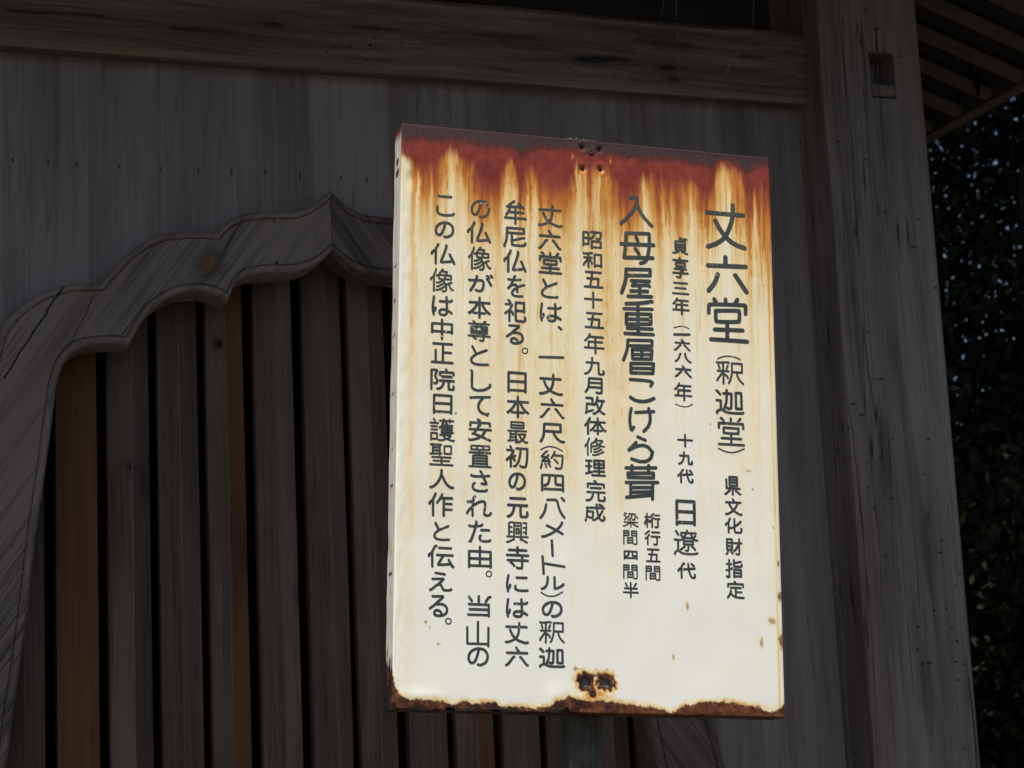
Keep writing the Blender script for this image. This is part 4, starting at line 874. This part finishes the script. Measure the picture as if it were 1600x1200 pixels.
def sign_mesh():
    step = 1.5
    us = np.linspace(-HW, HW, int(2*HW/step) + 1)
    ds = np.linspace(0, 2*HH, int(2*HH/step) + 1)
    Ug, Dg = np.meshgrid(us, ds)
    nz, nu = Ug.shape
    y = -dent(Ug, Dg)
    # folded edges: round the last 2 mm back
    e = np.minimum(np.minimum(Ug + HW, HW - Ug), np.minimum(Dg, 2*HH - Dg))
    y = y * ss(e, 0, 7) + np.where(e < 2.2, (2.2 - e)**2 * .30, 0)
    verts = np.stack([Ug.ravel(), y.ravel(), (HH - Dg).ravel()], 1)
    idx = np.arange(nz*nu).reshape(nz, nu)
    quads = np.stack([idx[:-1, :-1], idx[1:, :-1], idx[1:, 1:], idx[:-1, 1:]], -1).reshape(-1, 4)
    uc = (Ug[:-1, :-1] + step/2).ravel(); dc = (Dg[:-1, :-1] + step/2).ravel()
    nb = fbm(uc/6, dc/6, 71, 3)
    keep = np.ones(len(quads), bool)
    for (a, b, r) in HOLES:
        keep &= np.hypot(uc - a, dc - b) + (nb - .5) * 3 > r * .78
    for (a, b, rx, ry) in TORN:
        keep &= ((np.abs(uc - a) / rx)**3 + (np.abs(dc - b) / ry)**3)**(1/3) + (nb - .5) * 1.5 > .84
    cut = np.clip((fbm(uc/18, 0*uc, 73, 3) - .42) * 16, 0, 5) * (uc < -20) + 9 * np.exp(-((uc + 40) / 6)**2) * (uc < -20)
    cut = cut + 7 * np.exp(-((uc + 297) / 5)**2)
    keep &= (2*HH - dc) > cut
    quads = quads[keep]
    V, F, UD = [verts], [quads], [np.stack([Ug.ravel(), Dg.ravel()], 1)]
    base = len(verts)
    # side flanges, 50 mm deep
    def flange(p, nrm, n, rows, amp, seed, cutf=None):
        nonlocal base
        t = np.linspace(0, 1, n)
        yy = np.linspace(0.9, 50, rows)
        P0_, P1_ = np.array(p[0], float), np.array(p[1], float)
        line = P0_[None] + (P1_ - P0_)[None] * t[:, None]
        A, B = np.meshgrid(np.arange(n), np.arange(rows))
        w = (fbm(t[A]*22, yy[B]/16, seed, 2) - .5) * amp * ss(yy[B], 0, 12)
        X = line[A, 0] + nrm[0] * w; Zc = line[A, 1] + nrm[1] * w
        vs_ = np.stack([X.ravel(), yy[B].ravel(), (HH - Zc).ravel()], 1)
        ix = np.arange(n*rows).reshape(rows, n) + base
        q_ = np.stack([ix[:-1, :-1], ix[:-1, 1:], ix[1:, 1:], ix[1:, :-1]], -1).reshape(-1, 4)
        if cutf is not None:
            q_ = q_[cutf(line[A, 0][:-1, :-1].ravel(), yy[B][:-1, :-1].ravel(), line[A, 1][:-1, :-1].ravel())]
        V.append(vs_); F.append(q_); UD.append(np.stack([line[A, 0].ravel(), line[A, 1].ravel()], 1)); base += len(vs_)
    flange([(-HW, 0), (-HW, 2*HH)], (-1, 0), 300, 26, 1.8, 81, lambda a, b, c: ~((c > 850) & (b > 18)))
    flange([(HW, 2*HH), (HW, 0)], (1, 0), 200, 12, 1.0, 82)
    flange([(HW, 0), (-HW, 0)], (0, -1), 200, 12, .8, 83)
    flange([(-HW, 2*HH), (HW, 2*HH)], (0, 1), 300, 20, 3.0, 84)
    V = np.vstack(V); F = np.vstack(F); UD = np.vstack(UD)
    me = bpy.data.meshes.new('panel')
    me.vertices.add(len(V)); me.loops.add(4*len(F)); me.polygons.add(len(F))
    P = V * .001 + np.array(OFF)
    me.vertices.foreach_set('co', P.astype(np.float32).ravel())
    me.loops.foreach_set('vertex_index', F.astype(np.int32).ravel())
    me.polygons.foreach_set('loop_start', np.arange(0, 4*len(F), 4, dtype=np.int32))
    me.polygons.foreach_set('loop_total', np.full(len(F), 4, np.int32))
    me.polygons.foreach_set('use_smooth', np.ones(len(F), bool))
    me.update(calc_edges=True)
    st, rd, dk, cr = stains(UD[:, 0], UD[:, 1])
    # flanges: little staining of their own, rusty at the ends
    n0 = nz*nu
    fu, fd = UD[n0:, 0], UD[n0:, 1]
    fy = V[n0:, 1]
    left = fu < -HW + 1
    nb2 = fbm(fy/7+3, fd/12, 91, 3)
    st[n0:] = np.where(left, .06 + .25 * ss(nb2, .55, .8), st[n0:])
    rd[n0:] = np.where(left, ss(fd + (nb2 - .5) * 26, 24, 8), rd[n0:])
    dk[n0:] = np.where(left, ss(fd, 7, 2), dk[n0:])
    cr[n0:] = np.where(left, np.maximum(ss(fd + (nb2 - .5) * 60, 800, 830), ss(nb2 + .06 * ss(fy, 10, 40), .88, .92)), cr[n0:])
    for (c, h) in ((54, 5), (72, 6), (220, 2), (275, 2), (330, 2), (420, 2), (560, 2), (690, 3)):
        cr[n0:] = np.where(left & (np.hypot((fd - c) / h, (fy - 30) / 12) + (nb2 - .5) < 1), 1, cr[n0:])
    bot = fd > 2*HH - 1
    cr[n0:] = np.where(bot, 1.0, cr[n0:])
    a = me.attributes.new('stain', 'FLOAT_COLOR', 'POINT')
    a.data.foreach_set('color', np.stack([st, rd, dk, cr], 1).astype(np.float32).ravel())
    return me

g = NT('stained_enamel')
at = g.n('Attribute', {'attribute_name': 'stain'})
sc_ = g.n('SeparateColor', Color=at.outputs['Color'])
st, rd, dk = sc_.outputs[0], sc_.outputs[1], sc_.outputs[2]
cr = at.outputs['Alpha']
co = g.n('TexCoord').outputs['Object']
fs_ = g.noise(g.mapping(co, (420, 420, 9)), 1.0, 4, 0.6)
gr = g.noise(co, 700, 3, 0.6)
gm = g.noise(co, 60, 5, 0.6)
s1 = g.math('ADD', st, g.math('MULTIPLY', g.math('SUBTRACT', fs_, 0.5), g.math('ADD', g.math('MULTIPLY', st, 0.20), 0.015)), True)
s1 = g.math('ADD', s1, g.math('MULTIPLY', g.math('SUBTRACT', gm, 0.5), 0.10), True)
col = g.ramp(s1, [(0.0, (0.74, 0.737, 0.695)), (0.10, (0.74, 0.718, 0.60)), (0.28, (0.74, 0.63, 0.41)), (0.46, (0.67, 0.455, 0.185)), (0.62, (0.52, 0.225, 0.045)), (0.80, (0.36, 0.105, 0.025)), (1.0, (0.25, 0.06, 0.03))])
# scratches and dirt specks on the bare enamel
scr = g.noise(g.mapping(co, (150, 150, 26), rot=(0, rad(14), 0)), 1.0, 2, 0.5)
scm = g.math('MULTIPLY', g.step(g.math('ABSOLUTE', g.math('SUBTRACT', scr, 0.5)), 0.006, 0.0), g.step(g.noise(co, 9, 2), 0.55, 0.7))
col = g.mixc(g.math('MULTIPLY', scm, 0.09), col, (0.40, 0.36, 0.29))
vs_ = g.n('TexVoronoi', Vector=co, Scale=150.0)
spk = g.math('MULTIPLY', g.step(vs_.outputs['Distance'], 0.14, 0.06), g.step(g.n('SeparateColor', Color=vs_.outputs['Color']).outputs[0], 0.90, 0.92))
col = g.mixc(g.math('MULTIPLY', spk, 0.32), col, (0.30, 0.18, 0.09))
redc = g.ramp(g.math('ADD', g.math('MULTIPLY', gm, 0.6), g.math('MULTIPLY', fs_, 0.4)), [(0.28, (0.110, 0.018, 0.010)), (0.5, (0.180, 0.029, 0.021)), (0.75, (0.270, 0.058, 0.030))])
col = g.mixc(rd, col, redc)
drk = g.ramp(gr, [(0.30, (0.016, 0.009, 0.010)), (0.5, (0.046, 0.026, 0.027)), (0.72, (0.088, 0.056, 0.058))])
col = g.mixc(dk, col, drk)
col = g.mixc(g.math('MULTIPLY', g.math('MULTIPLY', dk, g.math('SUBTRACT', 1.0, dk)), 1.3), col, (0.035, 0.014, 0.013))
crc = g.ramp(g.math('ADD', g.math('MULTIPLY', gr, 0.35), g.math('MULTIPLY', g.noise(co, 130, 5, 0.7), 0.65)), [(0.30, (0.020, 0.010, 0.008)), (0.46, (0.075, 0.026, 0.014)), (0.60, (0.20, 0.065, 0.022)), (0.75, (0.36, 0.15, 0.05))])
crx = g.n('SeparateXYZ', Vector=co)
dkl = g.math('MULTIPLY', g.step(crx.outputs[0], 0.06, -0.02), g.step(crx.outputs[2], 1.75, 1.65))
crc = g.mixc(g.math('MULTIPLY', dkl, g.step(g.noise(co, 55, 4, 0.6), 0.62, 0.42)), crc, (0.030, 0.012, 0.009))
col = g.mixc(cr, col, crc)
g.b.inputs['Specular IOR Level'].default_value = 0.18
rough = g.math('ADD', 0.34, g.math('MULTIPLY', g.math('MAXIMUM', g.math('MAXIMUM', rd, dk), cr), 0.4))
g.bump(g.math('ADD', g.math('MULTIPLY', gr, g.math('ADD', g.math('MULTIPLY', cr, 1.5), g.math('ADD', g.math('MULTIPLY', dk, 0.5), 0.03))), g.math('MULTIPLY', cr, -0.6)), 0.7, 0.0012)
M_panel = g.out(col, rough)
panel = obj('panel', sign_mesh(), M_panel, sign)

# --- lettering
g = NT('faded_black_lettering')
co = g.n('TexCoord').outputs['Object']
pn = g.noise(co, 45, 4, 0.6)
pf = g.noise(co, 420, 3, 0.6)
col = g.ramp(g.math('ADD', g.math('MULTIPLY', pn, 0.65), g.math('MULTIPLY', pf, 0.35)), [(0.32, (0.024, 0.030, 0.031)), (0.52, (0.040, 0.049, 0.049)), (0.72, (0.072, 0.082, 0.072))])
zz = g.n('SeparateXYZ', Vector=co).outputs[2]
col = g.mixc(g.math('MULTIPLY', g.step(zz, 2.10, 2.45), 0.28), col, (0.105, 0.110, 0.075))
chip = g.math('MULTIPLY', g.step(g.noise(co, 260, 2, 0.5), 0.64, 0.68), g.step(g.noise(co, 22, 2), 0.56, 0.64))
col = g.mixc(chip, col, (0.62, 0.56, 0.45))
M_ink = g.out(col, 0.42)

def clean(pts):
    """round the bends of soft strokes, keep the corners"""
    pts = [np.array(p, float) for p in pts]
    closed = len(pts) > 3 and np.hypot(*(pts[0] - pts[-1])) < .3
    out = [pts[0]]
    for i in range(1, len(pts) - 1):
        a, b, c = pts[i-1], pts[i], pts[i+1]
        d1, d2 = b - a, c - b
        l1, l2 = np.hypot(*d1), np.hypot(*d2)
        if l1 < 1e-6 or l2 < 1e-6:
            continue
        cs = (d1 @ d2) / (l1 * l2)
        k = 0.28 if cs > 0.55 else 0.0
        q = min(1.1, .28*l1, .28*l2)
        if k:
            out += [b - d1 * .27, b + d2 * .27]
        else:
            out += [b - d1 / l1 * q, b, b + d2 / l2 * q] if False else [b]
    out.append(pts[-1])
    return out

def lettering(name, label, keys):
    V, F = [], []
    k = 0
    for key in keys:
        chars, hand = COLUMNS[key]
        strokes = [(w, [(c[i], c[i+1]) for i in range(0, len(c), 2)]) for w, c in hand]
        for (ch, cu, cv, w, h, sw) in chars:
            for s in GLYPHS[ch].split(';'):
                p = [tuple(map(int, q.split(','))) for q in s.split(' ')]
                strokes.append((sw * (.78 if ch in '尊護聖最置興像約釈遼梁間修' else 1.0), [(cu + (a/99 - .5) * w, cv - (b/99 - .5) * h) for a, b in p]))
        for (sw, pts) in strokes:
            pts = clean(pts)
            hw = sw / 2 * random.uniform(.95, 1.06)
            # split long runs so that the paint follows the dents of the sheet
            q = [pts[0]]
            for a, b in zip(pts[:-1], pts[1:]):
                n = max(1, int(np.hypot(*(b - a)) / 6))
                q += [a + (b - a) * (i + 1) / n for i in range(n)]
            def put(u, v, dz):
                V.append((u, dz, v)); return len(V) - 1
            k += 1
            z0 = 0.32 + (k % 9) * 0.028
            for i, (a, b) in enumerate(zip(q[:-1], q[1:])):
                d = b - a; L = np.hypot(*d)
                if L < 1e-6:
                    continue
                nx, ny = -d[1]/L*hw, d[0]/L*hw
                z = z0 + (i % 2) * .006
                F.append((put(a[0]-nx, a[1]-ny, z), put(b[0]-nx, b[1]-ny, z), put(b[0]+nx, b[1]+ny, z), put(a[0]+nx, a[1]+ny, z)))
            for i, a in enumerate(q):
                z = z0 + .012 + (i % 2) * .005
                m_ = 12 if hw > 1.2 else 8
                F.append([put(a[0] + hw*math.cos(2*math.pi*j/m_), a[1] + hw*math.sin(2*math.pi*j/m_), z) for j in range(m_)])
    V = np.array(V)
    V[:, 1] = -dent(V[:, 0], HH - V[:, 2]) - V[:, 1]
    me = bpy.data.meshes.new(name)
    me.from_pydata((V * .001 + np.array(OFF)).tolist(), [], F)
    o = obj(name, me, M_ink, sign)
    o['label'] = label
    return o
lettering('lettering', 'large title characters at the top right', ['title', 'title_a', 'title_b'])
lettering('lettering', 'column with the era date, second from the right', ['era'])
lettering('lettering', 'bold column about the roof', ['roof'])
lettering('lettering', 'two short small columns under the bold column', ['size_r', 'size_l'])
lettering('lettering', 'thin column with the repair date', ['date'])
lettering('lettering', 'first long text column right of centre', ['l1'])
lettering('lettering', 'second long text column', ['l2'])
lettering('lettering', 'third long text column', ['l3'])
lettering('lettering', 'leftmost long text column', ['l4'])

# --- post, screws, lichen
g = NT('black_tarred_post')
co = g.n('TexCoord').outputs['Object']
n1 = g.noise(g.mapping(co, (60, 60, 30)), 1.0, 5, 0.65)
n2 = g.noise(g.mapping(co, (180, 180, 10)), 1.0, 3, 0.6)
col = g.ramp(g.math('ADD', g.math('MULTIPLY', n1, .6), g.math('MULTIPLY', n2, .4)), [(0.35, (0.034, 0.033, 0.028)), (0.55, (0.105, 0.101, 0.084)), (0.75, (0.26, 0.25, 0.20))])
vr = g.n('TexVoronoi', Vector=co, Scale=420.0)
g.bump(vr.outputs['Distance'], 0.8, 0.002)
M_tar = g.out(col, 0.6)
mb = MB()
pw = 0.0265
c = 0.003
prof = [(-pw, c - pw), (c - pw, -pw), (pw - c, -pw), (pw, c - pw), (pw, pw - c), (pw - c, pw), (c - pw, pw), (-pw, pw - c)]
mb.prism(prof, -0.30, -ZB + .430, 'z')
post = mb.build('post', M_tar, sign)
M_batten = plain('grey_weathered_batten', (0.20, 0.20, 0.19), 0.8, 0.3, 200)
# packing piece between the sheet and the post
for za, zb_ in ((-.425, -.385), (.385, .435)):
    mb = MB(); mb.box(OFF.x - .05, OFF.x + .06, OFF.y + .0075, OFF.y + .0515, OFF.z + za, OFF.z + zb_)
    mb.build('batten', M_batten, sign)

M_bolt = plain('rusty_screw', (0.055, 0.026, 0.016), 0.8, 0.6, 400, bump=0.5)
for (u, d) in ((2.1, 19.1), (-1.1, 858.1)):
    mb = MB()
    y0 = -dent(np.array([u]), np.array([d]))[0] * .001
    rings = [(0.0047, 0.002), (0.0048, -0.0008), (0.0042, -0.0019), (0.0028, -0.0026), (0.0024, -0.0018), (0.0006, -0.0017)]
    n = 18
    vs = [(OFF.x + u*.001 + r*math.cos(2*math.pi*k/n), OFF.y + y0 + yy, OFF.z + (HH - d)*.001 + r*math.sin(2*math.pi*k/n)) for r, yy in rings for k in range(n)]
    mb.add(vs, [(i*n+k, i*n+(k+1) % n, (i+1)*n+(k+1) % n, (i+1)*n+k) for i in range(len(rings)-1) for k in range(n)], 0, True)
    mb.build('screw', M_bolt, sign)

M_lichen = plain('grey_lichen', (0.30, 0.29, 0.22), 0.95, 0.5, 300)
bm = bmesh.new()
for i in range(150):
    t = random.random()
    u = -38 + 46 * t
    h = (2.8 if t < .45 else 1.8) * math.sin(math.pi * min(1, max(0.03, t)))**.5
    r = random.uniform(.5, 1.35) * .001
    mt = Matrix.Translation((OFF.x + u*.001, OFF.y + random.uniform(.003, .014), OFF.z + HH*.001 + random.uniform(0, h)*.001)) @ Euler((random.random()*6, random.random()*6, 0)).to_matrix().to_4x4() @ Matrix.Diagonal((1.3, 1, .7, 1))
    bmesh.ops.create_icosphere(bm, subdivisions=1, radius=r, matrix=mt)
me = bpy.data.meshes.new('lichen'); bm.to_mesh(me); bm.free()
obj('lichen', me, M_lichen, sign)

# ================================================================== spider threads above the sign
M_silk = plain('spider_silk', (0.22, 0.22, 0.21), 0.4, 0.1)
def pix_to_plane(px, py, Y):
    d = R.to_3x3() @ Vector(((px - 800) / 3117.23, -(py - 600) / 3117.23, -1))
    t = (Y - CAM_LOC.y) / d.y
    return CAM_LOC + d * t
cob = empty('cobweb', (1.42, -1.16, 2.47), 'thin spider threads stretched between the top edge of the rusty sign and the eaves', 'cobweb')
def thread(pts, r):
    mb = MB()
    P = [Vector(p) - Vector(cob.location) for p in pts]
    mb.tube(P, r, 5)
    mb.build('thread', M_silk, cob)
thread([(1.352, -1.12, 3.36), (1.344, -1.15, 2.723), (1.335, -1.15, 2.692), (1.280, -1.15, 2.609), (1.268, -1.15, 2.592), (1.227, -1.15, 2.558), (1.112, -1.15, 2.509)], .000025)
thread([(1.515, -1.12, 3.36), (1.507, -1.15, 2.737), (1.503, -1.15, 2.693), (1.494, -1.15, 2.672), (1.455, -1.15, 2.620), (1.430, -1.15, 2.572), (1.414, -1.15, 2.545), (1.388, -1.15, 2.517), (1.367, -1.15, 2.503)], .00003)
thread([(1.370, -1.12, 3.36), (1.366, -1.15, 2.725), (1.364, -1.15, 2.698), (1.363, -1.15, 2.593)], .00003)
thread([(1.268, -1.15, 2.592), (1.203, -1.165, 2.472)], .00003)
thread([(1.414, -1.15, 2.545), (1.392, -1.175, 2.44)], .00003)
# ================================================================== trees beyond the corner
g = NT('dark_evergreen_leaves')
rnd = g.n('NewGeometry').outputs['Random Per Island']
col = g.ramp(rnd, [(0.0, (0.0084, 0.0132, 0.0054)), (0.6, (0.0156, 0.0228, 0.0084)), (0.9, (0.0240, 0.0312, 0.0108)), (1.0, (0.0450, 0.0480, 0.0168))])
g.b.inputs['Specular IOR Level'].default_value = 0.15
M_leaf = g.out(col, 0.55)
g = NT('mid_green_leaves')
rnd = g.n('NewGeometry').outputs['Random Per Island']
col = g.ramp(rnd, [(0.0, (0.0078, 0.0120, 0.0048)), (0.7, (0.0144, 0.0198, 0.0072)), (1.0, (0.0420, 0.0492, 0.0156))])
g.b.inputs['Specular IOR Level'].default_value = 0.15
M_leaf2 = g.out(col, 0.55)
M_bark = plain('dark_bark', (0.045, 0.038, 0.030), 0.95, 0.5, 14, bump=0.8)

def crown_mesh(name, nclump, per, radii, size, seed, spread=.32, low_open=0.0):
    r = np.random.default_rng(seed)
    v = r.normal(size=(nclump, 3)); v /= np.linalg.norm(v, axis=1)[:, None]
    c = v * (r.random(nclump)**.45)[:, None] * np.array(radii)
    P = (c[:, None, :] + r.normal(size=(nclump, per, 3)) * spread * np.array([1, 1, .7])).reshape(-1, 3)
    n = len(P)
    a = r.normal(size=(n, 3)); a /= np.linalg.norm(a, axis=1)[:, None]
    b = r.normal(size=(n, 3)); b -= a * (a*b).sum(1)[:, None]; b /= np.linalg.norm(b, axis=1)[:, None]
    s = size * r.uniform(.7, 1.3, n)[:, None]
    nn = np.cross(a, b) * s * .18
    V = np.stack([P - a*s, P + b*s*.42 + nn, P + a*s, P - b*s*.42 + nn], 1).reshape(-1, 3)
    F = np.arange(4*n).reshape(n, 4)
    me = bpy.data.meshes.new(name)
    me.vertices.add(4*n); me.loops.add(4*n); me.polygons.add(n)
    me.vertices.foreach_set('co', V.astype(np.float32).ravel())
    me.loops.foreach_set('vertex_index', F.astype(np.int32).ravel())
    me.polygons.foreach_set('loop_start', np.arange(0, 4*n, 4, dtype=np.int32))
    me.polygons.foreach_set('loop_total', np.full(n, 4, np.int32))
    me.update(calc_edges=True)
    return me
def trunk_mesh(h, r0, seed, limbs):
    rr = random.Random(seed)
    mb = MB()
    pts = [(rr.uniform(-.1, .1)*i*.4, rr.uniform(-.1, .1)*i*.4, h*i/5 - .3*(i == 0)) for i in range(6)]
    mb.tube(pts, [r0*1.35, r0, r0*.85, r0*.65, r0*.45, r0*.2], 10)
    for k in range(limbs):
        t = rr.uniform(.3, .9); a = rr.uniform(0, 6.28)
        i = int(t*5); p = Vector(pts[i])
        L = rr.uniform(1.2, 2.6)
        mb.tube([p, p + Vector((math.cos(a)*L*.5, math.sin(a)*L*.5, L*.25)), p + Vector((math.cos(a+.3)*L, math.sin(a+.3)*L, L*.6))], [r0*.42, r0*.28, r0*.08], 7)
    return mb
CR = [crown_mesh('crown', 520, 130, (2.9, 2.9, 3.3), .088, 105, .34), crown_mesh('crown', 420, 150, (2.9, 2.9, 3.3), .040, 101, .30), crown_mesh('crown', 520, 170, (3.2, 2.7, 3.0), .036, 102, .27)]  # first crown: large leaves, an unseen canopy shaped to cast shade
SH = [crown_mesh('foliage', 190, 220, (1.15, 1.05, 1.05), .024, 103, .2), crown_mesh('foliage', 190, 220, (1.3, 1.0, .9), .024, 104, .2)]
def tree(x, y, h, zc, s, k, rot, label, mat):
    t = empty('evergreen_tree', (x, y, 0), label, 'tree', group='evergreen trees beyond the corner of the hall')
    trunk_mesh(h, .17, int(x*100), 9).build('trunk', M_bark, t)
    o = obj('crown', CR[k].copy(), mat, t, (0, 0, zc)); o.scale = s; o.rotation_euler = (0, 0, rot)
    return t
tree(6.3, 1.2, 9.5, 8.1, (1.35, 1.3, 1.0), 0, .3, 'tall evergreen tree nearest to the corner pillar, added unseen above the eaves to shade the foliage', M_leaf)  # out of view, put here to keep the visible leaves in shade
tree(7.9, 6.2, 8.0, 5.4, (1.0, 1.0, 1.15), 2, 1.3, 'evergreen tree in the gap right of the pillar, letting bright specks of sky through', M_leaf2)
tree(5.2, 9.8, 8.5, 6.4, (1.2, 1.2, 1.2), 1, 2.2, 'tall evergreen tree standing behind the side wall of the hall', M_leaf)
tree(10.2, 4.2, 9.5, 8.2, (1.35, 1.3, 1.1), 0, 3.4, 'evergreen tree right of the hall, added out of view as a shading canopy', M_leaf2)  # second unseen canopy, added for its shade on the trees in view
tree(13.0, 9.6, 9.0, 5.4, (1.0, 1.0, 1.2), 1, 4.4, 'evergreen tree farthest back among the trees', M_leaf2)
def bush(x, y, s, k, rot, label, mat):
    t = empty('evergreen_shrub', (x, y, 0), label, 'shrub', group='evergreen shrubs under the trees')
    mb = MB()
    for a in range(5):
        mb.tube([(0, 0, -.1), (math.cos(a*1.3)*.25, math.sin(a*1.3)*.25, .6*s), (math.cos(a*1.3)*.5*s, math.sin(a*1.3)*.5*s, 1.3*s)], [.03, .02, .008], 6)
    mb.build('stem', M_bark, t)
    o = obj('foliage', SH[k].copy(), mat, t, (0, 0, 1.0*s)); o.scale = (s, s, s*1.1); o.rotation_euler = (0, 0, rot)
bush(5.2, 2.9, 1.25, 0, .5, 'dark shrub at the foot of the nearest evergreen, close beside the pillar', M_leaf)
bush(6.9, 5.0, 1.65, 1, 1.7, 'dense shrub behind the nearest evergreen trunk', M_leaf2)
bush(8.3, 7.6, 2.3, 0, 2.9, 'tall shrub filling the gap between the rear trees', M_leaf)
bush(6.2, 1.6, 1.2, 1, 4.0, 'low shrub right of the nearest evergreen', M_leaf2)
bush(10.2, 10.8, 1.9, 1, 5.1, 'shrub in the far background under the large tree', M_leaf)

# far wood that closes the horizon behind and beside the hall
r_ = np.random.default_rng(300)
parts_v = []
for k in range(170):
    a = rad(-35 + 160 * k / 169) + r_.normal() * .02
    d_ = r_.uniform(34, 48)
    c_ = np.array([d_ * math.sin(a), d_ * math.cos(a), r_.uniform(1.0, 3.6)])
    P = c_ + r_.normal(size=(190, 3)) * np.array([1.5, 1.5, 1.15])
    e1 = r_.normal(size=(190, 3)); e1 /= np.linalg.norm(e1, axis=1)[:, None]
    e2 = r_.normal(size=(190, 3)); e2 -= e1 * (e1*e2).sum(1)[:, None]; e2 /= np.linalg.norm(e2, axis=1)[:, None]
    q_ = .22 * r_.uniform(.6, 1.4, 190)[:, None]
    parts_v.append(np.stack([P - e1*q_, P + e2*q_*.6, P + e1*q_, P - e2*q_*.6], 1).reshape(-1, 3))
V = np.vstack(parts_v)
me = bpy.data.meshes.new('far_wood')
me.from_pydata(V.tolist(), [], np.arange(len(V)).reshape(-1, 4).tolist())
wood_o = obj('far_wood', me, M_leaf2)
wood_o['kind'] = 'stuff'
wood_o['label'] = 'dark far wood closing the horizon behind the temple hall'
wood_o['category'] = 'wood'
